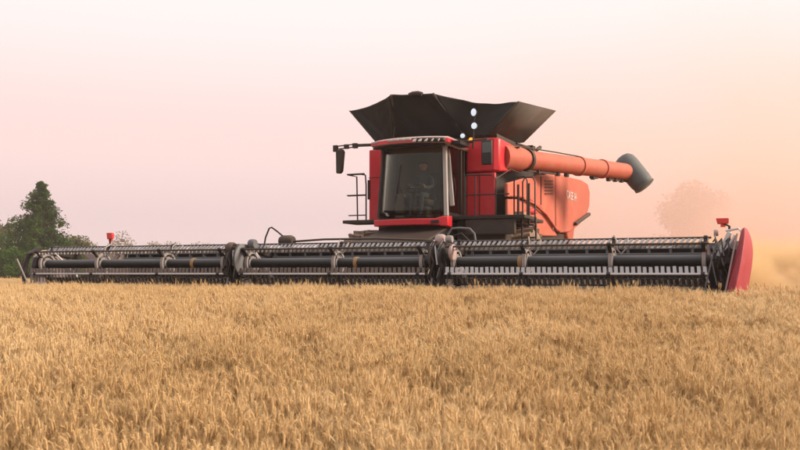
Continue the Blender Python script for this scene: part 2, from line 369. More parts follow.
for (x, s) in ((-2.03, -1), (2.38, 1)):
    a = reel_arm(x)
    cover(x + 0.11, 0.30, 1.36, -0.14, 'black', 0.07); cover(x - 0.11, 0.27, 1.34, -0.10, 'dark', 0.07)
    bk = MB()
    bk.box((x - 0.12, -0.28, 0.78), (x - 0.05, -0.12, 1.28)); bk.box((x + 0.04, -0.26, 0.8), (x + 0.13, -0.16, 1.2))
    bk.tube([(x - 0.16, -0.3, 1.52), (x - 0.02, -0.36, 1.30), (x - 0.1, -0.34, 1.05), (x + 0.05, -0.36, 0.85)], 0.022, 8)
    bk.tube([(x + 0.18, -0.2, 1.62), (x + 0.06, -0.34, 1.4), (x + 0.1, -0.36, 1.1), (x, -0.36, 0.82)], 0.02, 8)
    bk.build('drive_bracket', M['black'], a, bevel=0.01)
    MB().tube([(x - 0.2, 0.1, 1.7), (x - 0.05, -0.22, 1.55), (x + 0.02, -0.3, 1.25)], 0.018, 8).build('hydraulic_line', M['steel'], a)
    k = MB(); k.tube([(x - 0.05, -0.39, 1.0), (x - 0.05, -0.47, 0.8)], 0.02, 6); k.bar((x - 0.15, -0.45, 0.82), (x + 0.1, -0.45, 0.74), 0.05, 0.04)
    k.build('gap_divider', M['grey'], a)
# dusty reel-drive motors: pale rounded covers beside the nearer gap, darker ones at the far gap
cover(2.36, 0.12, 1.70, -0.02, 'mauve', 0.16); cover(2.68, 0.15, 1.47, -0.26, 'mauve', 0.07); cover(2.56, 0.07, 1.72, -0.1, 'ring', 0.12)
for (hx, hy, mt) in ((2.30, -0.30, 'black'), (2.44, -0.34, 'grey'), (2.52, -0.28, 'black'), (2.24, -0.26, 'dark'), (-2.10, -0.3, 'black'), (-1.96, -0.34, 'grey'), (-1.90, -0.3, 'black')):
    MB().tube([(hx, hy + 0.4, 1.66), (hx + 0.03, hy + 0.1, 1.68), (hx - 0.02, hy, 1.5), (hx + 0.06, hy - 0.05, 1.25), (hx - 0.03, hy, 1.02), (hx + 0.02, hy + 0.2, 0.8)], 0.016, 7).build('hydraulic_hose', M[mt], HD)
cover(-2.16, 0.16, 1.57, -0.15, 'dark', 0.16); cover(-1.84, 0.33, 1.36, -0.2, 'grey', 0.05); cover(-1.72, 0.10, 1.69, -0.05, 'grey', 0.14)
reel_arm(-7.5); 
# hoses looping above the back frame
MB().tube([(-2.0, 0.8, 1.62), (-1.95, 0.8, 1.86), (-1.86, 0.8, 2.05), (-1.80, 0.8, 2.07), (-1.66, 0.8, 1.98), (-1.42, 0.8, 1.80)], 0.018, 8).build('hydraulic_hose', M['black'], HD)
b = MB(); b.lathe([(-0.16, 0.001), (-0.16, 0.10), (-.1, 0.13), (.1, 0.13), (0.16, 0.10), (0.16, 0.001)], (-1.45, 0.85, 1.77), n=18); b.tube([(-1.35, .85, 1.76), (-.6, .9, 1.80), (0.6, 0.95, 1.80), (1.9, 0.95, 1.74)], 0.022, 8)
b.build('hose_swivel', M['dark'], HD)
MB().tube([(2.14, 0.9, 1.62), (2.16, 0.9, 1.86), (2.24, 0.9, 1.965), (2.40, 0.9, 1.975), (2.61, 0.9, 1.955), (2.70, 0.9, 1.86), (2.74, 0.9, 1.62)], 0.022, 8).build('hydraulic_hose', M['grey'], HD)
MB().tube([(2.3, 0.7, 1.6), (2.36, 0.7, 1.82), (2.5, 0.72, 1.86), (2.64, 0.75, 1.72), (2.66, 0.8, 1.55)], 0.018, 8).build('hydraulic_hose', M['black'], HD)
for (xa, za) in ((3.99, 0), (5.49, 0), (0.21, 0), (-3.7, 0), (-5.5, 0)):
    MB().tube([(xa + .02, 0.05, 1.74), (xa + .1, -0.2, 1.66), (xa + .13, -0.3, 1.5), (xa + .2, -0.3, 1.42), (xa + .27, -0.28, 1.5), (xa + .28, -0.1, 1.68)], 0.014, 7).build('reel_cam_link', M['ring'], HD)
# end of the reel on the near side: cam arms, cylinder, lamp stalk
b = MB()
for (p, q) in (((7.05, -0.3, 1.05), (7.2, -0.32, 1.62)), ((7.2, -0.3, 0.9), (7.08, -0.3, 1.5)), ((7.3, -0.2, 1.2), (7.15, -0.1, 1.72)), ((7.02, -0.42, 0.82), (7.12, -0.4, 1.28))): b.bar(p, q, 0.022, 0.02)
rc = random.Random(5)
for k in range(9):
    p = Vector((rc.uniform(7.02, 7.36), rc.uniform(-0.3, 0.1), rc.uniform(0.9, 1.5))); MB().bar(p, p + Vector((rc.uniform(-.12, .12), rc.uniform(-.1, .1), rc.uniform(.1, .25))), rc.uniform(.02, .05), rc.uniform(.015, .03)).build('reel_end_link', M[rc.choice(('black', 'grey', 'steel', 'dark', 'mauve'))], HD, bevel=0.004)
for k in range(3):
    x = 7.1 + 0.1 * k; MB().tube([(x, 0.25, 1.62), (x + .05, 0.0, 1.66), (x + .08, -.2, 1.45), (x, -.25, 1.2), (x + .1, -.2, 0.95)], 0.012, 6).build('hydraulic_hose', M['black'], HD)
b.build('reel_cam_arm', M['grey'], HD, bevel=0.005)
cover(7.16, 0.055, 1.76, 0.1, 'mauve', 0.07, name='cam_roller')
b = MB(); b.bar((7.18, 0.35, 1.38), (7.36, 0.30, 1.78), 0.075, 0.07); b.build('tilt_cylinder', M['white'], HD, bevel=0.012)
b = MB(); b.tube([(7.22, 0.2, 1.30), (7.45, 0.2, 1.72)], 0.028, 8); b.tube([(7.3, 0.3, 1.80), (7.5, 0.2, 1.83), (7.58, 0.1, 1.72), (7.5, 0.1, 1.55)], 0.018, 8); b.build('tilt_linkage', M['steel'], HD)
b = MB(); b.prism([(7.12, 0.6, 1.0), (7.12, 1.1, 1.0), (7.12, 1.1, 1.66), (7.12, 0.7, 1.5)], (0.4, 0, 0)); b.bar((7.16, 0.1, 1.22), (7.4, 0.1, 1.5), 0.14, 0.12); b.bar((7.1, -0.05, 1.3), (7.55, -0.05, 1.3), 0.09, 0.09)
b.box((7.0, 0.3, 0.8), (7.5, 0.4, 1.35)); b.build('end_frame', M['black'], HD, bevel=0.01)
def marker(x, y, z, w, h, zb, xb, label):
    b = MB(); b.tube([(xb, y + 0.05, zb), (xb, y + .03, z - h * 0.9), (x + 0.02, y + 0.02, z - h * 0.4)], 0.02, 8)
    s = b.build('marker_stalk', M['dark'], HD)
    b = MB(); b.prism([(x - w/2, y, z + h/2), (x + w/2, y, z + h/2), (x + w/2 * 0.95, y, z - h/2 * 0.9), (x - w/2 * 0.75, y, z - h/2)], (0, 0.07, 0))
    o = b.build('marker_lamp', M['redlens'], s, bevel=0.012); o['label'] = label
    b = MB(); b.box((x - 0.03, y + 0.02, z - h/2 - 0.05), (x + 0.05, y + 0.06, z - h/2 + 0.01)); b.build('lamp_bracket', M['redlens'], s)
marker(7.23, 0.5, 1.975, 0.21, 0.10, 1.6, 7.34, 'red marker lamp above the near end of the reel')
marker(-6.03, 0.6, 1.95, 0.17, 0.15, 1.55, -6.03, 'red marker lamp above the far end of the reel')
# end shields: swollen dividers lofted from plan sections
def shield(secs, mat, name='end_shield'):
    b = MB(); n = len(secs[0][1])
    for (z, pl) in secs:
        for (x, y) in pl: b.v.append((x, y, z))
    for k in range(len(secs) - 1):
        for i in range(n): b.f.append((k*n+i, k*n+(i+1) % n, (k+1)*n+(i+1) % n, (k+1)*n+i)); b.m.append(0)
    b.f.append(tuple(reversed(range(n)))); b.m.append(0); b.f.append(tuple((len(secs)-1)*n + i for i in range(n))); b.m.append(0)
    o = b.build(name, mat, HD, ang=60)
    sb = o.modifiers.new('sub', 'SUBSURF'); sb.levels = 1; sb.render_levels = 2
    return o
def plan(nx, ny, ix, iy, ox, oy, bx, by):     # nose, inner, back, outer bulge
    return [(nx - 0.012, ny), (nx * .5 + ix * .5, (ny + iy) / 2), (ix, iy), (bx - 0.05, by), (bx + 0.02, by), (ox, oy), (ox * .6 + nx * .4 + 0.015, (oy * .6 + ny * .4)), (nx + 0.012, ny)]
secs = [(0.45, plan(7.46, -1.0, 7.22, -0.3, 7.58, 0.5, 7.55, 1.25)),
        (0.85, plan(7.50, -0.95, 7.27, -0.2, 7.65, 0.6, 7.56, 1.25)),
        (1.15, plan(7.56, -0.85, 7.35, -0.1, 7.71, 0.65, 7.58, 1.25)),
        (1.45, plan(7.60, -0.72, 7.44, 0.0, 7.74, 0.7, 7.6, 1.2)),
        (1.68, plan(7.62, -0.5, 7.50, 0.05, 7.70, 0.65, 7.6, 1.1)),
        (1.80, plan(7.61, -0.3, 7.53, 0.1, 7.64, 0.5, 7.6, 0.9)),
        (1.84, plan(7.60, -0.1, 7.56, 0.2, 7.61, 0.4, 7.6, 0.7))]
e = shield(secs, M['crimson']); e['label'] = 'red swollen end shield at the near end of the header'
b = MB(); b.bar((7.30, -0.55, 0.6), (7.50, -0.3, 1.72), 0.025, 0.05, up=(0, 1, 0)); b.build('shield_trim', M['mauve'], e)
secs2 = [(z if z < 1.4 else 1.4 + (z - 1.4) * 0.55, [(-x - 0.0, -0.30 + (y + 0.9) * 0.62) for (x, y) in pl]) for (z, pl) in secs]
e = shield(secs2, M['shield_grey']); e['label'] = 'dusty grey end shield at the far end of the header'
b = MB(); b.tube([(-7.58, -0.42, 0.6), (-7.55, -0.42, 1.2), (-7.50, -0.35, 1.52), (-7.42, -0.1, 1.66)], 0.055, 8); b.build('shield_rim', M['black'], e)
b = MB(); p, q = AY(17, 259, -0.7), AY(28, 284, -0.7); b.tube([p, q, q + (q - p) * 0.5], 0.018, 8); b.tube([q + (q - p) * 0.5, (-7.55, -.4, 0.6)], 0.018, 8)
b.build('divider_rod', M['ring'], HD)
# feeder adapter in the middle
b = MB(); b.box((-1.0, 1.32, 0.5), (1.2, 1.7, 1.75)); b.build('float_module', M['dark'], HD, bevel=0.02)

# ------------------------------------------------------------------ the harvester
CH = empty('combine_harvester', (ORG[0], ORG[1], 0), YAW, 'large red combine harvester with open black grain tank and auger folded back', 'harvester')
CX = 0.10
# feeder house
b = MB(); b.prism([(-0.75, 1.7, 0.65), (-0.75, 1.7, 1.55), (-0.75, 4.6, 2.3), (-0.75, 5.4, 2.3), (-0.75, 5.4, 1.1), (-0.75, 4.6, 1.1)], (1.7, 0, 0)); b.build('feeder_house', M['black'], CH, bevel=0.03)
# chassis and body
b = MB(); b.box((-1.45, 5.4, 1.0), (1.6, 13.2, 2.36)); b.build('chassis', M['dark'], CH, bevel=0.03)
b = MB()
b.prism([(-1.62, 5.42, 2.40), (-1.62, 5.42, 4.40), (-1.62, 5.9, 4.46), (-1.62, 10.2, 4.46), (-1.62, 13.6, 3.9), (-1.62, 13.6, 2.40)], (0.9 + 2.32, 0, 0))
body = b.build('body', M['dark'], CH, bevel=0.02)
# red panels left and right of the cab
b = MB(); b.box((-1.66, 5.28, 2.42), (-0.98, 5.40, 4.28)); fp = b.build('front_panel', M['red'], CH, bevel=0.03)
b = MB(); b.box((-1.685, 5.25, 3.0), (-1.63, 5.30, 3.5)); b.build('panel_latch', M['black'], fp)
# right-hand panel with upper shoulder that turns the corner
b = MB(); b.box((1.00, 5.28, 2.50), (1.74, 5.40, 3.55)); fp = b.build('front_panel', M['red'], CH, bevel=0.025)
b = MB(); b.prism([(1.00, 5.26, 3.57), (1.80, 5.26, 3.57), (1.86, 5.5, 3.60), (1.92, 7.0, 3.78), (1.92, 7.35, 3.95), (1.92, 7.3, 4.36)][:3] , (0, 0, 0.8)) if False else None
b = MB(); b.prism([(1.00, 5.26, 0), (1.72, 5.26, 0), (1.84, 5.36, 0), (1.90, 6.6, 0), (1.90, 7.2, 0), (1.55, 7.2, 0), (1.00, 5.5, 0)], (0, 0, 0.82))
for i, v in enumerate(b.v):
    x, y, z = v
    b.v[i] = (x, y, (3.57 + max(0, y - 5.4) * 0.10) if z < 0.4 else 4.40 - max(0, y - 5.6) * 0.06)
b.build('shoulder_panel', M['red'], CH, bevel=0.05)
# panel seams and handle on the lower right panel
b = MB(); b.box((1.34, 5.262, 2.52), (1.352, 5.28, 3.54)); b.build('panel_seam', M['black'], fp)
# side panels (dusty, with haze in the colour), traced on the plane of the flank
def flank(pix, x0, th, mat, name, bev=0.035):
    pts = [AX(px, py, x0) for (px, py) in pix]
    b = MB(); b.prism(pts, (-th, 0, 0)); return b.build(name, mat, CH, bevel=bev)
SX = 2.12
sp1 = flank([(508, 183), (522, 179), (540, 175), (555.3, 175), (555.3, 228), (550, 220), (541, 208), (530, 200), (518, 197), (508, 197)], SX, 0.10, M['red_dusty_haze'], 'side_panel')
sp2 = flank([(556.2, 175), (566, 176), (582, 180), (588, 184), (590, 192), (589.5, 206), (586, 218), (578, 226), (570, 232), (561, 233), (556.2, 229)], SX, 0.10, M['red_dusty_haze'], 'side_panel')
sp3 = flank([(508, 199), (518, 199), (529, 202), (540, 210), (549, 221.5), (555, 231), (558, 236), (540, 236), (534, 226), (520, 222), (508, 221)], SX - 0.06, 0.08, M['red_dusty_haze'], 'lower_side_panel')
b = MB(); p = AX(524, 212, SX); q = AX(537, 213, SX); b.tube([p, (p + q) / 2 + Vector((0.04, 0, 0.05)), q], [0.02, 0.07, 0.02], 8); b.build('side_vent', M['red'], sp3)
p = [AX(a, c, SX + 0.02) for a, c in ((523, 198), (535, 204), (546, 214), (557, 230))]
b = MB(); b.tube(p, 0.03, 8); b.build('panel_rib', M['red_dusty_haze'], sp1)
b = MB(); p = AX(575, 224, SX + .05); q = AX(589, 214, SX + .05); b.bar(p, q, 0.12, 0.10); b.build('tail_light', M['dark'], sp2, bevel=0.02)
b = MB(); b.box((1.2, 9.5, 3.7), (1.95, 13.3, 4.15)); b.build('engine_deck', M['red_dusty_haze'], CH, bevel=0.08)
# lettering on the side panel
def letter_mesh(ch, size):
    cu = bpy.data.curves.new('letter', 'FONT'); cu.body = ch; cu.size = size; cu.extrude = 0.004
    tmp = bpy.data.objects.new('letter_tmp', cu); COL.objects.link(tmp)
    dg = bpy.context.evaluated_depsgraph_get(); me = bpy.data.meshes.new_from_object(tmp.evaluated_get(dg)); bpy.data.objects.remove(tmp)
    return me
c = AX(571.5, 196, SX); words = []; adv = 0.0
for ch in 'CASE IH':
    if ch == ' ': adv += 0.14; continue
    me = letter_mesh(ch, 0.36); xs = [v.co.x for v in me.vertices]; words.append((ch, me, adv - min(xs))); adv += max(xs) - min(xs) + 0.045
for ch, me, off in words:
    me.materials.clear(); me.materials.append(M['white'])
    o = bpy.data.objects.new('letter', me); COL.objects.link(o); o.parent = sp2; o.location = (SX + 0.008, c.y - adv / 2 + off, c.z - 0.12); o.rotation_euler = (R(90), 0, R(90))
b = MB(); p = AX(541, 176.5, SX + .012); q = AX(541, 205, SX + .012); b.bar(p, q, 0.02, 0.02); b.build('panel_seam', M['black'], sp1)
for k in range(5):
    p = AX(545, 181 + k * 3.2, SX + .012); q = AX(553, 181 + k * 3.2, SX + .012); MB().bar(p, q, 0.02, 0.03).build('grille_slat', M['dark'], sp1)
# rear hood and straw chopper
b = MB(); b.prism([(-1.5, 13.2, 2.3), (-1.5, 13.2, 3.75), (-1.5, 13.9, 3.5), (-1.5, 14.3, 2.6), (-1.5, 13.9, 1.9)], (3.2, 0, 0)); b.build('rear_hood', M['red_dusty_haze'], CH, bevel=0.05)
b = MB(); b.prism([(-1.4, 13.0, 1.3), (-1.4, 13.0, 1.9), (-1.4, 14.6, 1.5), (-1.4, 14.6, 1.2)], (3.0, 0, 0)); b.build('straw_chopper', M['dark'], CH, bevel=0.03)

b = MB(); b.box((1.64, 7.0, 1.5), (2.0, 8.6, 2.2)); b.build('fuel_tank', M['dark'], CH, bevel=0.05)
b = MB(); b.box((1.66, 8.9, 1.6), (1.95, 10.6, 2.5)); b.build('tool_box', M['black'], CH, bevel=0.03)
for (yy, rr_) in ((7.4, 0.28), (8.8, 0.2), (9.7, 0.34)):
    b = MB(); b.lathe([(-.03, .001), (-.03, rr_), (.03, rr_), (.03, .001)], (2.02, yy, 2.55), n=26); b.build('pulley', M['grey'], CH)
b = MB(); b.box((-1.672, 5.27, 3.55), (-0.975, 5.282, 3.562)); b.build('panel_seam', M['black'], body)
# wheels
def wheel(x, y, r, w):
    t = MB(); h = w / 2
    t.lathe([(-h*.8, r*.55), (h*.8, r*.55), (h, r*.66), (h, r*.86), (h*.86, r*.94), (-h*.86, r*.94), (-h, r*.86), (-h, r*.66)], (0, 0, 0), n=40)
    wob = empty('wheel', (x, y, r)); wob.parent = CH
    for k in range(22):
        for s in (-1, 1):
            a = 2 * math.pi * (k + (0.5 if s > 0 else 0)) / 22; a2 = a + 0.16
            t.bar((s * 0.02, math.cos(a2) * r * .965, math.sin(a2) * r * .965), (s * h * .98, math.cos(a) * r * .955, math.sin(a) * r * .955), 0.06, 0.10, up=(0, math.cos(a), math.sin(a)))
    t.build('tyre', M['rubber'], wob)
    q = MB(); q.lathe([(-h*.5, 0.01), (-h*.5, r*.3), (-h*.75, r*.5), (-h*.8, r*.56), (h*.8, r*.56), (h*.75, r*.5), (h*.5, r*.3), (h*.5, 0.01)], (0, 0, 0), n=30); q.build('rim', M['red_dusty_haze'], wob)
for s in (-1, 1):
    wheel(CX + s * 2.05, 6.0, 1.12, 0.85); wheel(CX + s * 1.75, 12.0, 0.85, 0.6)

# cab
b = MB()
zb, zt = 2.42, 4.10
FL, FR = CX - 0.86, CX + 0.86
def cabfront(u, z):                     # curved windscreen: u -1..1
    w = 0.86 + 0.0 * z - (z - zb) / (zt - zb) * 0.06
    yb = 3.72 + (z - zb) / (zt - zb) * 0.16 + 0.22 * u * u
    return Vector((CX + u * w, yb, z))
cab = MB(); cab.box((FL - 0.02, 3.98, 2.28), (FR + 0.02, 5.27, 2.42)); MB().box((FL, 5.2, 2.42), (FR, 5.27, 4.1)).build('cab_rear_wall', M['cabin'], CH)
cabo = cab.build('cab', M['black'], CH, bevel=0.02)
ws = MB(); nu, nz = 14, 10
for j in range(nz + 1):
    for i in range(nu + 1): ws.v.append(tuple(cabfront(-0.97 + 1.94 * i / nu, zb + 0.03 + (zt - zb - 0.06) * j / nz)))
for j in range(nz):
    for i in range(nu): ws.f.append((j*(nu+1)+i, j*(nu+1)+i+1, (j+1)*(nu+1)+i+1, (j+1)*(nu+1)+i)); ws.m.append(0)
wso = ws.build('windscreen', M['glass'], cabo, ang=180)
sm = wso.modifiers.new('solid', 'SOLIDIFY'); sm.thickness = 0.012
def post(u0, u1, mat, name, w=0.06):
    q = MB(); q.tube([cabfront(u0, zb + 0.0) , cabfront((u0+u1)/2, (zb+zt)/2), cabfront(u1, zt)], w, 8); return q.build(name, M[mat], cabo)
post(-1.0, -1.0, 'dark', 'front_post', 0.04)
q = MB(); q.bar(cabfront(1.02, zb), cabfront(0.98, zt), 0.10, 0.10); q.build('front_post', M['pillar'], cabo, bevel=0.02)
q = MB(); p0, p1 = cabfront(1.0, zb) + Vector((0.10, 0.18, 0.25)), cabfront(1.0, zt) + Vector((0.0, 0.12, -0.03)); q.bar(p0, p1, 0.11, 0.05); q.build('door_post', M['pillar'], cabo, bevel=0.015)
# side glass and door
for s in (-1, 1):
    x = CX + s * 0.86
    q = MB(); q.prism([(x, 4.06, 2.46), (x, 5.18, 2.46), (x, 5.18, 4.08), (x, 4.12, 4.08)], (s * 0.015, 0, 0)); d = q.build('door', M['glass'], cabo)
    q = MB(); q.box((x - 0.015, 4.9, 2.42), (x + 0.03 * s + 0.015, 4.98, 4.1)); q.box((x - .01, 4.0, 2.42), (x + .03 * s + .01, 5.2, 2.52)); q.build('door_frame', M['black'], d, bevel=0.008)
    q = MB(); q.tube([(x + s * 0.06, 4.35, 2.9), (x + s * 0.1, 4.35, 3.1), (x + s * 0.06, 4.35, 3.35)], 0.014, 6); q.build('door_handle', M['black'], d)
# wiper
q = MB(); q.tube([cabfront(0.1, 2.46) + Vector((0, -.02, 0)), cabfront(-0.35, 3.2) + Vector((0, -.03, 0))], 0.008, 5); q.tube([cabfront(-0.42, 2.75) + Vector((0, -.025, 0)), cabfront(-0.28, 3.65) + Vector((0, -.025, 0))], 0.010, 5); q.build('wiper', M['black'], cabo)
# roof
def roof_section(z, grow, yfront):
    pts = []
    for i in range(13):
        u = -1 + 2 * i / 12
        pts.append((CX + u * (0.93 + grow), yfront + 0.24 * abs(u) ** 2.4 - grow, z))
    pts += [(CX + 0.95 + grow, 5.26, z), (CX - 0.95 - grow, 5.26, z)]
    return pts
rf = MB(); S = [roof_section(4.09, 0.0, 3.62), roof_section(4.13, 0.05, 3.58), roof_section(4.22, 0.05, 3.60), roof_section(4.29, -0.03, 3.72), roof_section(4.31, -0.2, 3.95)]
n = len(S[0])
for s_ in S: rf.v += s_
for k in range(len(S) - 1):
    for i in range(n): rf.f.append((k*n+i, k*n+(i+1) % n, (k+1)*n+(i+1) % n, (k+1)*n+i)); rf.m.append(1 if k == 1 else 0)
rf.f.append(tuple(range(n))); rf.m.append(0); rf.f.append(tuple((len(S)-1)*n + i for i in range(n))); rf.m.append(0)
roof = rf.build('roof', [M['mauve'], M['red']], cabo)
q = MB()
for i in range(12):
    u0, u1 = -0.96 + 1.92 * i / 12, -0.96 + 1.92 * (i + 1) / 12
    f = lambda u, z, o: (CX + u * 0.93, 3.60 + 0.24 * abs(u) ** 2.4 - o, z)
    q.add([f(u0, 4.055, -.02), f(u1, 4.055, -.02), f(u1, 4.125, 0.045), f(u0, 4.125, 0.045), f(u0, 4.055, -.12), f(u1, 4.055, -.12), f(u1, 4.125, -.12), f(u0, 4.125, -.12)], [(0,1,2,3),(7,6,5,4),(0,4,5,1),(1,5,6,2),(2,6,7,3),(3,7,4,0)])
q.build('light_visor', M['black'], roof)
q = MB()
for i in range(6):
    u0, u1 = 0.16 + 0.78 * i / 6, 0.16 + 0.78 * (i + 1) / 6
    f = lambda u, z: (CX + u * 0.98, 3.545 + 0.24 * abs(u) ** 2.4, z)
    q.add([f(u0, 4.125), f(u1, 4.125), f(u1, 4.225), f(u0, 4.225)], [(0, 1, 2, 3)])
so = q.build('lamp_recess', M['black'], roof); m_ = so.modifiers.new('solid', 'SOLIDIFY'); m_.thickness = 0.015
for i, u in enumerate((0.26, 0.40, 0.54, 0.68, 0.82)):
    y = 3.60 + 0.24 * abs(u) ** 2.4 - 0.085
    q = MB(); xx = CX + u * 0.93
    q.prism([(xx - .05, y, 4.14), (xx + .035, y, 4.14), (xx + .06, y + .015, 4.205), (xx - .025, y + .015, 4.205)], (0, 0.05, 0)); q.build('work_light', M['white'], roof, bevel=0.006)
# roof trim pale strip
q = MB()
for i in range(7):
    u0, u1 = -0.95 + 1.12 * i / 7, -0.95 + 1.12 * (i + 1) / 7
    f = lambda u, z: (CX + u * 0.98, 3.55 + 0.24 * abs(u) ** 2.4, z)
    q.add([f(u0, 4.165), f(u1, 4.165), f(u1, 4.22), f(u0, 4.22)], [(0, 1, 2, 3)])
so = q.build('roof_trim', M['mauve'], roof); m_ = so.modifiers.new('solid', 'SOLIDIFY'); m_.thickness = 0.02
# red bumper under the screen
q = MB()
for i in range(15):
    u = -1.0 + 2.0 * i / 14
    p = Vector((CX + u * 0.95, 3.60 + 0.26 * u * u, 2.29)); h = 0.075 + (0.05 if u > 0.72 else 0); o_ = 0.02 * math.cos(u * 1.4)
    q.v += [(p.x, p.y, p.z - h + (0.03 if u > .72 else 0)), (p.x, p.y, p.z + h), (p.x, p.y + 0.3, p.z + h + .02), (p.x, p.y + 0.3, p.z - h)]
for i in range(14):
    for j in range(4): q.f.append((i*4+j, i*4+(j+1) % 4, (i+1)*4+(j+1) % 4, (i+1)*4+j)); q.m.append(0)
q.f.append((0, 1, 2, 3)); q.m.append(0); q.f.append((56, 57, 58, 59)); q.m.append(0)
bum = q.build('bumper', M['red'], CH, bevel=0.02)
q = MB(); q.box((CX + 0.60, 3.655, 2.25), (CX + 0.80, 3.72, 2.32)); q.build('bumper_vent', M['black'], bum)
# interior: seat, console, steering wheel
q = MB(); q.box((CX - 0.26, 4.35, 2.72), (CX + 0.26, 4.85, 2.88)); q.prism([(CX - 0.26, 4.80, 2.85), (CX - 0.26, 4.98, 3.62), (CX - 0.26, 5.08, 3.6), (CX - 0.26, 4.95, 2.85)], (0.52, 0, 0)); q.box((CX - 0.2, 4.45, 2.42), (CX + 0.2, 4.8, 2.72)); q.build('seat', M['seat'], cabo, bevel=0.05)
q = MB(); q.box((CX - 0.62, 4.35, 2.42), (CX - 0.36, 5.0, 3.02)); q.build('console', M['grey'], cabo, bevel=0.03)
q = MB(); q.lathe([(0.2 + .018 * math.cos(a), 0) for a in ()] or [(-.015, .185), (.015, .185), (.015, .215), (-.015, .215)], (0, 0, 0), axis='z', n=24); q.bar((-.2, 0, 0), (.2, 0, 0), 0.03, 0.02); q.bar((0, 0, 0), (0, -.2, 0), 0.03, 0.02)
sw = q.build('steering_wheel', M['black'], cabo); sw.location = (CX, 4.12, 3.12); sw.rotation_euler = (R(35), 0, 0)
q = MB(); q.bar((CX, 4.02, 2.42), (CX, 4.14, 3.1), 0.1, 0.1); q.build('steering_column', M['black'], cabo, bevel=0.02)
q = MB(); q.box((CX + 0.5, 4.2, 2.9), (CX + 0.75, 4.25, 3.2)); q.bar((CX + .62, 4.3, 2.45), (CX + .62, 4.25, 2.9), 0.04, 0.04); q.build('monitor', M['black'], cabo, bevel=0.01)

# mirrors
q = MB(); q.bar((-0.92, 4.0, 4.20), (-1.45, 4.15, 4.235), 0.05, 0.07); q.bar((-1.5, 4.15, 4.27), (-2.08, 4.2, 4.25), 0.022, 0.03); q.bar((-1.5, 4.15, 4.20), (-2.06, 4.2, 4.18), 0.022, 0.03); q.box((-1.55, 4.1, 4.17), (-1.43, 4.2, 4.29)); q.box((-2.12, 4.16, 4.12), (-2.0, 4.24, 4.28)); q.box((-1.80, 4.13, 4.17), (-1.68, 4.2, 4.28))
ma = q.build('mirror_arm', M['dark'], CH, bevel=0.008)
q = MB(); q.prism([(-2.05, 4.17, 4.15), (-1.86, 4.12, 4.17), (-1.82, 4.12, 4.1), (-1.88, 4.14, 3.62), (-1.94, 4.16, 3.57), (-2.05, 4.19, 3.58)], (0.03, 0.09, 0)); q.build('mirror', M['dark'], ma, bevel=0.02)
q = MB(); q.bar((1.0, 4.6, 4.22), (1.8, 4.5, 4.24), 0.04, 0.04); ma = q.build('mirror_arm', M['dark'], CH)
q = MB(); q.box((1.66, 4.44, 3.64), (1.92, 4.53, 4.22)); mi = q.build('mirror', M['black'], ma, bevel=0.03)
q = MB(); q.box((1.69, 4.43, 3.92), (1.89, 4.437, 4.17)); q.build('mirror_glass', M['spout'], mi)

# steps and rail at the far side of the cab
q = MB(); q.box((-1.97, 4.4, 2.34), (-0.9, 5.2, 2.42)); q.build('side_platform', M['dark'], CH, bevel=0.01)
q = MB()
q.tube([(-1.92, 4.6, 3.58), (-1.55, 4.6, 3.58), (-1.43, 4.6, 3.55), (-1.41, 4.6, 3.3), (-1.41, 4.6, 2.42)], 0.02, 8); q.tube([(-1.92, 4.6, 3.05), (-1.41, 4.6, 3.05)], 0.02, 8); q.tube([(-1.9, 4.6, 2.55), (-1.41, 4.6, 2.55)], 0.015, 8)
q.tube([(-1.92, 4.6, 3.58), (-1.92, 5.1, 3.58), (-1.92, 5.15, 2.42)], 0.02, 8)
q.bar((-1.93, 4.58, 3.585), (-1.45, 4.58, 3.585), 0.05, 0.03); q.bar((-1.93, 4.58, 3.055), (-1.42, 4.58, 3.055), 0.05, 0.025)
q.build('hand_rail', M['dark'], CH)
# platform, ladder and railings on the near side
q = MB(); q.box((0.98, 4.3, 2.36), (2.75, 5.22, 2.44)); q.box((1.6, 5.22, 2.36), (2.6, 6.6, 2.44)); pf = q.build('side_platform', M['black'], CH, bevel=0.01)
q = MB(); q.box((1.3, 4.35, 2.0), (2.5, 4.5, 2.355)); q.box((1.0, 4.6, 1.6), (2.2, 5.1, 2.355)); q.build('platform_skirt', M['dark'], pf, bevel=0.02)
q = MB()
def arch(x0, x1, y, z0, z1, r=0.015): q.tube([(x0, y, z0), (x0, y, z1 - 0.1), (x0 + 0.06 * (1 if x1 > x0 else -1), y, z1), (x1 - 0.06 * (1 if x1 > x0 else -1), y, z1), (x1, y, z1 - 0.1), (x1, y, z0)], r, 7)
arch(2.30, 2.62, 5.0, 2.44, 3.38, 0.018); arch(2.55, 2.85, 4.85, 2.1, 3.34, 0.018)
q.tube([(2.40, 5.0, 2.44), (2.40, 5.0, 3.2)], 0.03, 7); q.tube([(2.70, 4.85, 2.2), (2.70, 4.85, 3.2)], 0.028, 7)
q.tube([(1.25, 4.5, 3.42), (1.9, 4.5, 3.40), (2.0, 4.5, 3.3), (2.0, 4.5, 2.44)], 0.016, 7); q.tube([(1.25, 4.5, 2.95), (2.3, 4.6, 2.95)], 0.016, 7); q.tube([(1.5, 4.5, 3.42), (1.5, 4.5, 2.44)], 0.016, 7); q.tube([(1.25, 4.5, 3.42), (1.25, 4.5, 2.44)], 0.016, 7)
q.tube([(2.0, 4.5, 3.3), (2.1, 5.4, 3.62), (2.12, 6.0, 3.6)], 0.014, 7)
q.build('hand_rail', M['black'], pf)
lad = MB(); lad.bar((2.55, 4.8, 2.4), (2.62, 4.6, 1.2), 0.03, 0.08); lad.bar((2.88, 4.8, 2.4), (2.95, 4.6, 1.2), 0.03, 0.08); ld = lad.build('ladder', M['black'], CH)
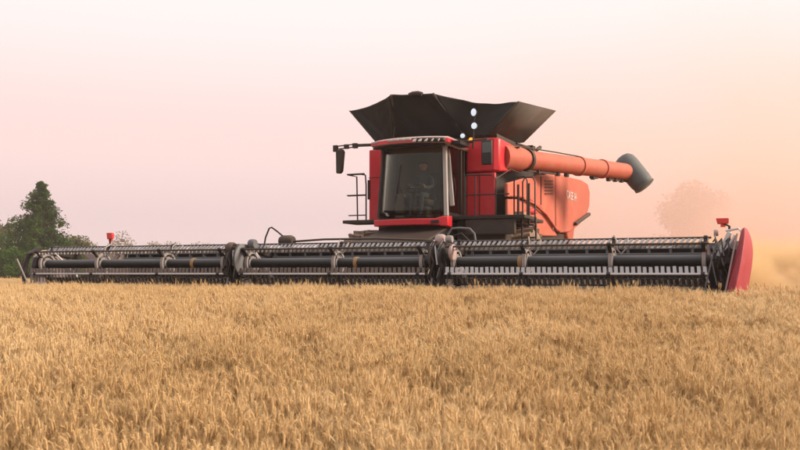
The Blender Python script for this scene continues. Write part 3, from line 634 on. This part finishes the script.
for k in range(4): MB().box((2.57 + .02 * k, 4.62, 2.2 - 0.3 * k), (2.88 + .02 * k, 4.84 - 0.04 * k, 2.24 - 0.3 * k)).build('ladder_step', M['dark'], ld)
q = MB(); q.box((2.2, 5.3, 2.50), (2.45, 5.9, 2.58)); q.build('warning_strip', M['yellow'], pf)

# grain tank: base and folding extensions
tk = MB(); tk.box((-1.60, 5.45, 4.30), (1.74, 8.6, 4.52)); tank = tk.build('grain_tank', M['dark'], CH, bevel=0.02)
def sheet(name, quad, mat, sag=(0, 0, 0), edge=(0, 0, 0), n=8, th=0.025):
    a, b_, c, d = [Vector(v) for v in quad]; m = MB()      # a-b bottom, d-c top
    for j in range(n + 1):
        for i in range(n + 1):
            u, v = i / n, j / n
            p = (a * (1 - u) + b_ * u) * (1 - v) + (d * (1 - u) + c * u) * v
            p = p + Vector(sag) * math.sin(math.pi * u) * math.sin(math.pi * v * 0.5 + 0.001) + Vector(edge) * math.sin(math.pi * u) * v
            if n > 7:                          # cloth folds running up from the hem
                nn = (b_ - a).cross(d - a).normalized()
                p = p + nn * (0.07 * noise.noise(Vector((u * 4.5 + v * 1.5 + a.x, v * 1.2, 3.0))) + 0.03 * noise.noise(Vector((u * 11 - v * 3, v * 2.5, 8.0)))) * math.sin(math.pi * min(1, v * 0.9 + 0.05)) ** 0.5
            m.v.append(tuple(p))
    for j in range(n):
        for i in range(n): m.f.append((j*(n+1)+i, j*(n+1)+i+1, (j+1)*(n+1)+i+1, (j+1)*(n+1)+i)); m.m.append(0)
    o = m.build(name, mat, tank, fix=False, ang=180); s_ = o.modifiers.new('solid', 'SOLIDIFY'); s_.thickness = th
    return o
bl, br = Vector((-1.57, 5.42, 4.50)), Vector((1.74, 5.42, 4.44))
ftl, ftr = AY(391, 95, 4.5), AY(433, 93.5, 4.5)          # front flap top edge
fbl, fbr = Vector((-1.0, 5.38, 4.50)), Vector((0.95, 5.38, 4.47))
rtf, rtr = AX(520, 101.5, 2.55), AX(556, 111, 2.55)      # near side flap top edge
rtf = Vector((2.45, 4.85, 5.13)); 
rbf, rbr = Vector((1.60, 5.1, 4.44)), AX(524, 142.5, 1.80)
ltf, ltr = AX(349, 111, -2.4), Vector((-2.4, 8.6, 5.45))
lbf, lbr = Vector((-1.57, 5.45, 4.52)), Vector((-1.6, 8.6, 4.52))
sheet('front_flap', [fbl, fbr, ftr, ftl], M['canvas'], sag=(0, 0.12, 0), n=18)
sheet('side_flap', [rbf, rbr, rtr, rtf], M['flap'], n=2)
sheet('side_flap', [lbr, lbf, ltf, ltr], M['flap'], n=2)
sheet('rear_flap', [rbr, lbr, Vector((-1.5, 9.3, 5.45)), Vector((1.6, 9.3, 5.45))], M['canvas'], n=4)
sheet('canvas_corner', [fbr, rbf, rtf, ftr], M['canvas'], sag=(-0.05, 0.32, 0.02), edge=(0.0, 0.12, -0.07), n=22)
sheet('canvas_corner', [lbf, fbl, ftl, ltf], M['canvas'], sag=(0.03, 0.16, 0.0), edge=(-0.10, 0.02, -0.03), n=22)
sheet('canvas_corner', [rbr, rbr + Vector((-0.1, 0.05, 0)), Vector((1.6, 9.3, 5.45)), rtr], M['canvas'], sag=(-0.1, 0.0, 0), edge=(0, 0, -.1), n=6)
q = MB()
for (p, r_) in ((fbl, ftl), (fbr, ftr)): q.tube([p, p * .5 + r_ * .5 + Vector((0.06 if p is fbl else -0.06, 0.06, 0)), r_], 0.03, 8)
q.build('flap_rib', M['flap'], tank)
q = MB(); c = (ftl + ftr) / 2 + Vector((0.08, 0.05, 0.03)); q.tube([c + Vector((-0.17, 0, -0.04)), c + Vector((-.07, 0, -.005)), c + Vector((.07, 0, -.005)), c + Vector((0.17, 0, -0.04))], 0.055, 10); q.build('flap_handle', M['dark'], tank)
# lamps on a post beside the cab roof
q = MB(); q.tube([(1.40, 4.62, 4.05), (1.41, 4.64, 4.55), (1.45, 4.66, 5.0)], 0.02, 8); q.bar((1.0, 4.7, 4.22), (1.42, 4.64, 4.22), 0.04, 0.05); q.box((0.95, 4.0, 4.1), (1.3, 4.7, 4.18)); lp = q.build('lamp_post', M['black'], CH)
for (px, py, rx, rz_) in ((474, 112.5, 0.075, 0.10), (474.5, 126, 0.08, 0.085), (463, 136, 0.065, 0.06)):
    c = AY(px, py, 4.50 if py < 130 else 4.1); q = MB()
    q.lathe([(-0.03, 0.001), (-0.03, 0.09), (0.06, 0.075), (0.09, 0.001)], (0, 0, 0), axis='y', n=20); wl = q.build('work_light', M['black'], lp); wl.location = c; wl.scale = (rx / .09, 1, rz_ / .09)
    q = MB(); q.lathe([(-0.036, 0.001), (-0.036, 0.06), (-0.031, 0.08), (-0.029, 0.001)], (0, 0, 0), axis='y', n=20); ll = q.build('lamp_lens', M['lamp'], wl)
c = AY(471, 140, 5.2); q = MB(); q.lathe([(-0.05, 0.001), (-0.05, 0.05), (0.0, 0.06), (0.05, 0.04), (0.06, 0.001)], c, axis='z', n=14); bc = q.build('beacon', M['amber'], CH)

# unloading auger
A, B = Vector((1.90, 6.28, 4.00)), Vector((4.02, 11.85, 4.12))
au = MB(); au.tube([A - (B - A) * 0.02, B], 0.245, 28); auger = au.build('unloading_auger', M['red_dusty_haze'], CH)
MB().tube([A.lerp(B, 0.085), A.lerp(B, 0.10)], 0.285, 28).build('collar', M['dark'], auger)
for t, w, r_ in ((0.50, 0.05, 0.275), (0.70, 0.05, 0.275)):
    c = A.lerp(B, t); d = (B - A).normalized(); MB().tube([c - d * w, c + d * w], r_, 28).build('collar', M['red_dusty_haze'], auger)
q = MB(); q.tube([Vector((1.70, 5.85, 3.98)), Vector((1.80, 6.05, 3.99)), A + (B - A) * 0.03, A + (B - A) * 0.06], [0.33, 0.32, 0.31, 0.28], 24); q.build('elbow', M['red_dusty_haze'], auger)
q = MB(); q.tube([A + Vector((0.05, 0.1, 0.32)), A.lerp(B, 0.3) + Vector((0, 0, 0.30)), A.lerp(B, 0.5) + Vector((0, 0, 0.27))], 0.018, 7); q.tube([(1.95, 6.1, 4.2), (2.08, 6.15, 4.12), (2.05, 6.2, 3.85)], 0.022, 7); q.bar((1.9, 6.0, 4.22), (2.12, 6.1, 4.24), 0.04, 0.04); q.build('hydraulic_line', M['dark'], auger)
q = MB()
for t in (0.18, 0.33, 0.40, 0.62, 0.76, 0.82, 0.88):
    c = A.lerp(B, t); q.box((c.x - 0.05, c.y - 0.10, c.z - 0.33), (c.x + 0.05, c.y + 0.10, c.z - 0.22))
for t0, t1 in ((0.08, 0.34), (0.6, 0.66), (0.76, 0.95)): q.bar(A.lerp(B, t0) + Vector((0, 0, -.27)), A.lerp(B, t1) + Vector((0, 0, -.28)), 0.07, 0.05)
q.build('auger_brackets', M['dark'], auger)
# spout: swollen sleeve over the tube end, opening downwards
T, U = P(626, 164, 26.4), P(642, 183, 26.2); T, U = toloc(T), toloc(U)
d = (U - T); q = MB()
q.tube([T - d * .34, T - d * .28, T - d * 0.12, T + d * .1, U - d * .1, U + d * .16, U + d * .20], [0.14, 0.25, 0.33, 0.35, 0.335, 0.30, 0.27], 24)
spo = q.build('spout', M['spout'], auger, ang=60)
q = MB(); q.tube([U + d * .10, U + d * .17], 0.325, 24); q.build('spout_rim', M['spout'], spo)
# odds and ends behind the tank
q = MB(); q.tube([(1.9, 6.6, 4.42), (2.0, 8.2, 4.45)], 0.03, 7); q.tube([(1.95, 7.0, 4.36), (2.1, 9.5, 4.34)], 0.025, 7); q.box((1.85, 7.6, 4.36), (2.05, 7.9, 4.5)); q.tube([(2.0, 8.2, 4.45), (2.05, 8.4, 4.55)], 0.05, 7); q.build('auger_cradle', M['dark'], CH)

# ------------------------------------------------------------------ driver
def driver():
    me = bpy.data.meshes.new('person')
    V = []; E = []; RAD = []
    def v(p, r): V.append(p); RAD.append(r); return len(V) - 1
    def chain(i, pts):
        for p, r in pts:
            j = v(p, r); E.append((i, j)); i = j
        return i
    x = CX; pel = v((x, 4.72, 2.98), (0.16, 0.13))
    ch = chain(pel, [((x, 4.76, 3.15), (0.155, 0.12)), ((x, 4.78, 3.35), (0.17, 0.12)), ((x, 4.76, 3.47), (0.12, 0.09))])
    chain(ch, [((x, 4.74, 3.56), (0.055, 0.055)), ((x, 4.71, 3.66), (0.085, 0.095)), ((x, 4.70, 3.76), (0.08, 0.095)), ((x, 4.71, 3.82), (0.05, 0.06))])
    for s in (-1, 1):
        sh = chain(ch, [((x + s*.19, 4.77, 3.43), (0.065, 0.06)), ((x + s*.25, 4.66, 3.2), (0.05, 0.05)), ((x + s*.2, 4.38, 3.14), (0.036, 0.036)), ((x + s*.17, 4.24, 3.2), (0.038, 0.02))])
        for k, dx in enumerate((-.03, -.01, .01, .03)): chain(sh, [((x + s*.17 + dx, 4.16, 3.23), (0.009, 0.009)), ((x + s*.17 + dx, 4.14, 3.19), (0.008, 0.008))])
        chain(sh, [((x + s*.12, 4.2, 3.18), (0.01, 0.01))])
        chain(pel, [((x + s*.1, 4.66, 2.97), (0.09, 0.085)), ((x + s*.13, 4.28, 2.99), (0.065, 0.065)), ((x + s*.13, 4.24, 2.62), (0.045, 0.045)), ((x + s*.13, 4.16, 2.5), (0.04, 0.035)), ((x + s*.14, 4.04, 2.47), (0.038, 0.028))])
    me.from_pydata(V, E, [])
    o = bpy.data.objects.new('person', me); COL.objects.link(o)
    sk = o.modifiers.new('skin', 'SKIN'); me.skin_vertices or None
    if not me.skin_vertices:
        bm = bmesh.new(); bm.from_mesh(me); bm.verts.layers.skin.verify(); bm.to_mesh(me); bm.free()
    for i, d in enumerate(me.skin_vertices[0].data): d.radius = RAD[i]; d.use_root = (i == 0)
    ss = o.modifiers.new('sub', 'SUBSURF'); ss.levels = 1; ss.render_levels = 1
    me.materials.append(M['shirt'])
    hd = MB(); hd.lathe([(-.12, .005), (-.1, .06), (-.03, .082), (.04, .09), (.1, .075), (.125, .01)], (x, 4.695, 3.71), axis='z', n=18); hd.bar((x, 4.61, 3.72), (x, 4.585, 3.69), 0.03, 0.04); hd.bar((x - .09, 4.70, 3.71), (x - .10, 4.71, 3.71), .03, .05); hd.bar((x + .09, 4.70, 3.71), (x + .10, 4.71, 3.71), .03, .05)
    h = hd.build('face', M['skin'], o, ang=70)
    cp = MB(); cp.lathe([(0, .005), (0, .1), (.05, .1), (.09, .07), (.1, .005)], (x, 4.70, 3.76), axis='z', n=18); cp.box((x - .07, 4.52, 3.765), (x + .07, 4.64, 3.78)); cp.build('cap', M['cap'], o, ang=60)
    for s in (-1, 1): MB().tube([(x + s*.19, 4.33, 3.155), (x + s*.17, 4.25, 3.2), (x + s*.165, 4.16, 3.22)], [.03, .035, .02], 8).build('hand', M['skin'], o)
    o.location = (ORG[0], ORG[1], 0); o.rotation_euler = (0, 0, YAW)
    tag(o, 'driver in dark cap and blue shirt seated behind the cab windscreen', 'person')
driver()

# ------------------------------------------------------------------ wheat
SRC = bpy.data.collections.new('wheat_source')     # clumps the field is sown from
def wheat_clump(seed, n=9, rad=0.11, H=0.84, detail=True):
    rnd = random.Random(seed); b = MB()
    for _ in range(n):
        a = rnd.uniform(0, 6.283); r = rad * math.sqrt(rnd.random()); base = Vector((r * math.cos(a), r * math.sin(a), 0))
        h = H * rnd.uniform(0.82, 1.04); la = rnd.uniform(0, 6.283); lean = rnd.uniform(0.02, 0.12)
        ld = Vector((math.cos(la), math.sin(la), 0))
        pts = [base + ld * lean * (t ** 2) + Vector((0, 0, (h - 0.09) * t)) for t in (0, 0.45, 0.75, 0.92, 1.0)]
        b.tube(pts, [0.0026, 0.0024, 0.002, 0.0018, 0.0016], 3, cap=False, mi=2)
        # head, nodding by a varying amount
        nod = rnd.choice((0.1, 0.2, 0.35, 0.6, 1.2)) * rnd.uniform(0.7, 1.2); L = rnd.uniform(0.052, 0.078); p = pts[-1]; hp = [p]; dirs = []
        for k in range(6):
            ang = nod * (0.35 + 0.65 * k / 5); d = (Vector((0, 0, 1)) * math.cos(ang) + ld * math.sin(ang)); dirs.append(d); p = p + d * L / 6; hp.append(p)
        rr = [0.0026, 0.0066, 0.0075, 0.0068, 0.0074, 0.0056, 0.0016]
        b.tube(hp, rr, 5, mi=0)
        for k in range(1, 6):           # spikelets standing off the head
            for s in (-1, 1):
                d = dirs[k]; sd_ = d.cross(Vector((rnd.uniform(-1, 1), rnd.uniform(-1, 1), 0.3))).normalized() * s
                q = hp[k]; t1 = q + sd_ * 0.011 + d * 0.013
                w = d.cross(sd_) * 0.0042
                b.add([q - w, q + w, t1, q + d * 0.012], [(0, 1, 2), (1, 3, 2), (3, 0, 2)], 0)
                tip = t1 + d * rnd.uniform(0.028, 0.055) + sd_ * rnd.uniform(0.008, 0.03)
                w2 = d.cross(sd_) * 0.0011
                b.add([t1 - w2, t1 + w2, tip], [(0, 1, 2)], 1)
        if rnd.random() < 0.75:         # dry leaf
            z0 = h * rnd.uniform(0.5, 0.8); ll = rnd.uniform(0.12, 0.26); aa = rnd.uniform(0, 6.283); dd = Vector((math.cos(aa), math.sin(aa), 0)); w = Vector((-dd.y, dd.x, 0)) * rnd.uniform(0.003, 0.0065)
            q = [base + ld * lean * (z0 / h) ** 2 + Vector((0, 0, z0)) + dd * ll * t * 0.7 + Vector((0, 0, ll * (1.0 * t - 1.5 * t * t))) for t in (0, 0.33, 0.66, 1)]
            b.add([q[0]-w, q[0]+w, q[1]-w, q[1]+w, q[2]-w*.8, q[2]+w*.8, q[3]], [(0,1,3,2),(2,3,5,4),(4,5,6)], 1)
    me = b.mesh('wheat_clump')
    for m in ('wheat', 'awn', 'stem'): me.materials.append(M[m])
    me.polygons.foreach_set('material_index', b.m)
    o = bpy.data.objects.new('wheat_clump', me); SRC.objects.link(o)
for s_ in range(10): wheat_clump(100 + s_)

def scatter(name, pts, label, src=SRC, nvar=10):
    me = bpy.data.meshes.new(name); me.from_pydata([p[0] for p in pts], [], [])
    a = me.attributes.new('rot', 'FLOAT_VECTOR', 'POINT'); a.data.foreach_set('vector', [c for p in pts for c in p[1]])
    a = me.attributes.new('scl', 'FLOAT_VECTOR', 'POINT'); a.data.foreach_set('vector', [c for p in pts for c in p[2]])
    a = me.attributes.new('vid', 'INT', 'POINT'); a.data.foreach_set('value', [random.randrange(nvar) for p in pts])
    o = bpy.data.objects.new(name, me); COL.objects.link(o)
    g = bpy.data.node_groups.new(name, 'GeometryNodeTree')
    g.interface.new_socket('Geometry', in_out='INPUT', socket_type='NodeSocketGeometry'); g.interface.new_socket('Geometry', in_out='OUTPUT', socket_type='NodeSocketGeometry')
    gi = N(g, 'NodeGroupInput'); go = N(g, 'NodeGroupOutput'); ip = N(g, 'GeometryNodeInstanceOnPoints')
    ci = N(g, 'GeometryNodeCollectionInfo'); ci.inputs['Collection'].default_value = src; ci.inputs['Separate Children'].default_value = True; ci.inputs['Reset Children'].default_value = True
    m2p = N(g, 'GeometryNodeMeshToPoints')
    def attr(nm, dt):
        n = N(g, 'GeometryNodeInputNamedAttribute', data_type=dt); n.inputs['Name'].default_value = nm; return n
    ar, as_, av = attr('rot', 'FLOAT_VECTOR'), attr('scl', 'FLOAT_VECTOR'), attr('vid', 'INT')
    g.links.new(gi.outputs[0], m2p.inputs[0]); g.links.new(m2p.outputs[0], ip.inputs['Points']); g.links.new(ci.outputs[0], ip.inputs['Instance']); ip.inputs['Pick Instance'].default_value = True
    g.links.new(av.outputs[0], ip.inputs['Instance Index']); g.links.new(as_.outputs[0], ip.inputs['Scale'])
    e2r = N(g, 'FunctionNodeEulerToRotation'); g.links.new(ar.outputs[0], e2r.inputs[0]); g.links.new(e2r.outputs[0], ip.inputs['Rotation'])
    g.links.new(ip.outputs[0], go.inputs[0])
    md = o.modifiers.new('scatter', 'NODES'); md.node_group = g
    tag(o, label, 'crop', kind='stuff')
    return o
rnd = random.Random(3); pts = []
def in_swath(X, Y):
    l = toloc((X, Y, 0)); return (-7.85 < l.x < 7.75 and l.y > -0.55) or (l.x >= 7.75 and l.y > 1.6)
def sow(y0, y1, dens, margin, sc=1.0, wide=0.52):
    area_rows = int((y1 - y0) / 0.1)
    for _ in range(area_rows):
        Y0 = y0 + (y1 - y0) * _ / area_rows; half = wide * Y0 + margin; n = dens * 2 * half * 0.1
        n = int(n) + (rnd.random() < n - int(n))
        for _k in range(n):
            X = rnd.uniform(-half, half); Y = Y0 + rnd.random() * 0.1
            if in_swath(X, Y): continue
            nz = noise.noise(Vector((X * 0.45, Y * 0.45, 0))); n2 = noise.noise(Vector((X * 1.6, Y * 1.6, 5)))
            if n2 < -0.26 and rnd.random() < 0.7: continue
            h = 1.0 + 0.06 * nz + 0.085 * n2 + rnd.uniform(-0.06, 0.06)
            if rnd.random() < 0.02: h *= 1.10
            wind = 0.10 + 0.10 * nz
            pts.append(((X, Y, ground_z(Y)), (rnd.gauss(0, 0.06), wind + rnd.gauss(0, 0.05), rnd.uniform(0, 6.283)), (sc, sc, h)))
sow(1.4, 22, 105, 1.6)
sow(22, 40, 26, 2, 1.5); sow(40, 90, 7, 4, 2.6)
tag(scatter('wheat_field', pts, 'dense ripe golden wheat standing across the foreground field'))
# cut stubble behind the header
STB = bpy.data.collections.new('stubble_source')
for s_ in range(4):
    rn = random.Random(s_); b = MB()
    for _ in range(10):
        p = Vector((rn.uniform(-.12, .12), rn.uniform(-.12, .12), 0)); b.tube([p, p + Vector((rn.uniform(-.03, .03), rn.uniform(-.03, .03), rn.uniform(.15, .3)))], 0.003, 3, cap=False)
    me = b.mesh('stubble_clump'); me.materials.append(M['stem']); STB.objects.link(bpy.data.objects.new('stubble_clump', me))
sp = []
for _ in range(9000):
    lx, ly = rnd.uniform(-7.8, 7.7), rnd.uniform(1.0, 30)
    X, Y = ORG[0] + lx * EX[0] + ly * EY[0], ORG[1] + lx * EX[1] + ly * EY[1]
    sp.append(((X, Y, ground_z(Y)), (0, 0, rnd.uniform(0, 6.28)), (1.2, 1.2, 1)))
scatter('stubble', sp, 'short cut straw stubble left behind the header', STB, 4)

# ------------------------------------------------------------------ trees
def leafquad(b, c, s, rn, flat=0.0):
    n = Vector((rn.gauss(0, 1), rn.gauss(0, 1), rn.gauss(0, 1) + flat)).normalized(); u = n.orthogonal().normalized(); w = n.cross(u); a = rn.uniform(0, 6.28)
    u2 = u * math.cos(a) + w * math.sin(a); w2 = n.cross(u2)
    b.add([c - u2 * s, c + w2 * s * .45, c + u2 * s, c - w2 * s * .45], [(0, 1, 2, 3)])
def tree_root(name, px, Y, label, cat='tree', group=None):
    X = (px - 400) / F * Y; return empty(name, (X, Y, ground_z(Y) - 0.05), 0, label, cat, group)
def conifer(px, Y, h, w, label, seed, group):
    rn = random.Random(seed); t = tree_root('conifer_tree', px, Y, label, 'tree', group)
    b = MB(); b.tube([(0, 0, 0), (0.05, 0, h * .5), (0, 0, h)], [h * .022, h * .013, 0.02], 8); br = MB(); cr = MB()
    z = h * 0.05
    while z < h * 0.99:
        f = 1 - z / h; ln = w * .5 * (0.03 + 0.97 * min(1, f * 1.12) ** 0.85) * rn.uniform(0.75, 1.12)
        for k in range(5):
            a = rn.uniform(0, 6.283); L = ln * rn.choice((0.5, 0.75, 0.95, 1.1)); dr = rn.uniform(-0.15, 0.25)
            tip = Vector((math.cos(a) * L, math.sin(a) * L, z + dr * L)); b.tube([(0, 0, z), tip], [0.035, 0.01], 4, cap=False)
            m = int(18 + L * 40)
            for _ in range(m):
                q = rn.random() ** 0.7; c = Vector((0, 0, z)).lerp(tip, q) + Vector((rn.gauss(0, .16), rn.gauss(0, .16), rn.gauss(-.05, .17))) * (0.25 + L * .42)
                leafquad(cr, c, rn.uniform(0.09, 0.20), rn)
        z += h * 0.0155
    b.build('trunk', M['bark'], t); cr.build('crown', M['conifer'], t, smooth=False, fix=False)
def broadleaf(px, Y, h, w, label, seed, mat='leaf', group=None, name='broadleaf_tree', nl=5200, ls=0.17, low=0.05, cat='tree'):
    rn = random.Random(seed); t = tree_root(name, px, Y, label, cat, group)
    b = MB(); cr = MB(); b.tube([(0, 0, 0), (0.1, 0, h * .35), (0, 0.1, h * .7)], [h * .025, h * .018, 0.04], 8)
    blobs = []
    for k in range(26):
        a = rn.uniform(0, 6.283); rad = w * .5 * rn.uniform(0.15, 0.85); zz = h * rn.uniform(low + .1, 0.88)
        sh = math.sqrt(max(0.1, 1 - ((zz / h - 0.5) / 0.55) ** 2)); c = Vector((math.cos(a) * rad * sh, math.sin(a) * rad * sh, zz)); blobs.append((c, w * rn.uniform(0.10, 0.2)))
        b.tube([(0, 0, h * rn.uniform(.15, .5)), c * .6 + Vector((0, 0, zz * .25)), c], [0.06, 0.035, 0.012], 4, cap=False)
    for _ in range(nl):
        c, r = rn.choice(blobs); d = Vector((rn.gauss(0, 1), rn.gauss(0, 1), rn.gauss(0, .8))).normalized() * r * rn.random() ** 0.4
        leafquad(cr, c + d, ls * rn.uniform(.6, 1.3), rn, 0.4)
    b.build('trunk', M['bark'], t); cr.build('crown', M[mat], t, smooth=False, fix=False)
conifer(41, 92, 11.4, 9.8, 'tall dark conifer rising above the far left end of the header', 1, 'trees at the left edge')
broadleaf(8, 96, 7.0, 5.5, 'low dark green broadleaf tree at the left frame edge, left of the conifer', 2, 'leaf', 'trees at the left edge')
broadleaf(24, 88, 4.6, 4.6, 'low bushy tree in front of the conifer at its left foot', 3, 'leaf', 'trees at the left edge')
broadleaf(58, 90, 4.4, 4.6, 'dark bushy tree at the right foot of the conifer', 8, 'leaf', 'trees at the left edge')
broadleaf(76, 100, 6.2, 5.0, 'pale green rounded tree just right of the conifer', 4, 'leafpale', 'trees at the left edge')
broadleaf(2, 140, 10.5, 5.5, 'hazy grey green tree top behind the bushes at the left edge', 5, 'leafpale', 'trees at the left edge', ls=0.24)
broadleaf(698, 92, 11.4, 11.0, 'round leafy tree veiled in orange dust behind the right half of the header', 6, 'leafhaze', None, nl=17000, ls=0.2)
# far wood on the left horizon, one mass
def far_wood():
    rn = random.Random(11); b = MB()
    for k in range(70):
        px = rn.uniform(88, 330); Y = rn.uniform(215, 250); X = (px - 400) / F * Y
        h = (11.4 - max(0, px - 110) * 0.012) * rn.uniform(0.65, 1.0); w = rn.uniform(5, 9)
        if 105 < px < 128: h *= 1.12
        b.tube([(X, Y, -.7), (X, Y, h * .6)], [0.25, 0.1], 5)
        for _ in range(90):
            d = Vector((rn.gauss(0, 1), rn.gauss(0, 1), rn.gauss(0, 1))).normalized() * rn.random() ** .5 * .8
            leafquad(b, Vector((X + d.x * w * .5, Y + d.y * w * .5, -0.6 + h * .50 + d.z * h * .5)), rn.uniform(.6, 1.1), rn)
        for _ in range(700):
            d = Vector((rn.gauss(0, 1), rn.gauss(0, 1), rn.gauss(0, 1))).normalized() * rn.random() ** .4
            leafquad(b, Vector((X + d.x * w * .5, Y + d.y * w * .5, -0.6 + h * .52 + d.z * h * .5)), rn.uniform(.14, .36), rn)
    tag(b.build('far_wood', M['leafhaze'], smooth=False, fix=False), 'distant hazy wood on the horizon behind the left half of the header', 'wood', kind='stuff')
far_wood()

# ------------------------------------------------------------------ air: even haze and the dust thrown up by the machine
def vol_box(name, lo, hi, mat, label):
    o = MB().box(lo, hi).build(name, mat, smooth=False); return tag(o, label, 'haze' if name == 'haze' else 'dust', kind='stuff')
m, t = newmat('haze air'); out = N(t, 'ShaderNodeOutputMaterial'); pv = N(t, 'ShaderNodeVolumePrincipled')
pv.inputs['Color'].default_value = (0.95, 0.88, 0.86, 1); pv.inputs['Density'].default_value = 0.0006; pv.inputs['Anisotropy'].default_value = 0.2
t.links.new(pv.outputs[0], out.inputs['Volume'])
vol_box('haze', (-3100, -70, -2.3), (3100, 3500, 17.0), m, 'pale pink evening haze lying over the field')
def dust_mat(name, col, dens, lo, hi, nscale, floor, zpow=1.0, aniso=0.3, emptyness=0.42, full=0.72):
    m, t = newmat(name); out = N(t, 'ShaderNodeOutputMaterial'); pv = N(t, 'ShaderNodeVolumePrincipled'); pv.inputs['Color'].default_value = (*col, 1); pv.inputs['Anisotropy'].default_value = aniso
    g = N(t, 'ShaderNodeTexCoord'); sp = N(t, 'ShaderNodeSeparateXYZ'); t.links.new(g.outputs['Object'], sp.inputs[0])
    def ramp_(sock, a, b_, c, d):
        r = N(t, 'ShaderNodeMapRange', interpolation_type='SMOOTHSTEP'); r.inputs[1].default_value = a; r.inputs[2].default_value = b_; r.inputs[3].default_value = c; r.inputs[4].default_value = d; t.links.new(sock, r.inputs[0]); return r.outputs[0]
    def mul(a, b_):
        q = N(t, 'ShaderNodeMath', operation='MULTIPLY'); t.links.new(a, q.inputs[0])
        if hasattr(b_, 'links'): t.links.new(b_, q.inputs[1])
        else: q.inputs[1].default_value = b_
        return q.outputs[0]
    no = N(t, 'ShaderNodeTexNoise'); no.inputs['Scale'].default_value = nscale; no.inputs['Detail'].default_value = 3; t.links.new(g.outputs['Object'], no.inputs['Vector'])
    nn = ramp_(no.outputs['Fac'], emptyness, full, floor, 1.0)
    x = ramp_(sp.outputs['X'], lo[0], lo[1], 0, 1); z = ramp_(sp.outputs['Z'], hi[0], hi[1], 1, 0); y = ramp_(sp.outputs['Y'], lo[2], lo[3], 0, 1)
    t.links.new(mul(mul(mul(nn, x), mul(z, y)), dens), pv.inputs['Density']); t.links.new(pv.outputs[0], out.inputs['Volume'])
    return m
m = dust_mat('harvest dust', (0.94, 0.725, 0.63), 0.10, (-3.0, 20.0, 24, 36), (0.5, 16.5), 0.13, 0.28, emptyness=0.40, full=0.62)
vol_box('dust_plume', (-3.0, 23.5, -0.5), (70, 84, 16.0), m, 'warm orange dust plume drifting behind and to the right of the harvester')
m = dust_mat('low chaff dust', (0.90, 0.68, 0.40), 2.4, (7.4, 8.6, 19.5, 20.6), (0.9, 2.3), 0.8, 0.0, emptyness=0.49, full=0.58)
m.cycles.volume_step_rate = 0.2
vol_box('dust_cloud', (7.4, 19.5, -0.2), (20, 30, 2.4), m, 'yellowish low chaff dust cloud beside the near end of the header')
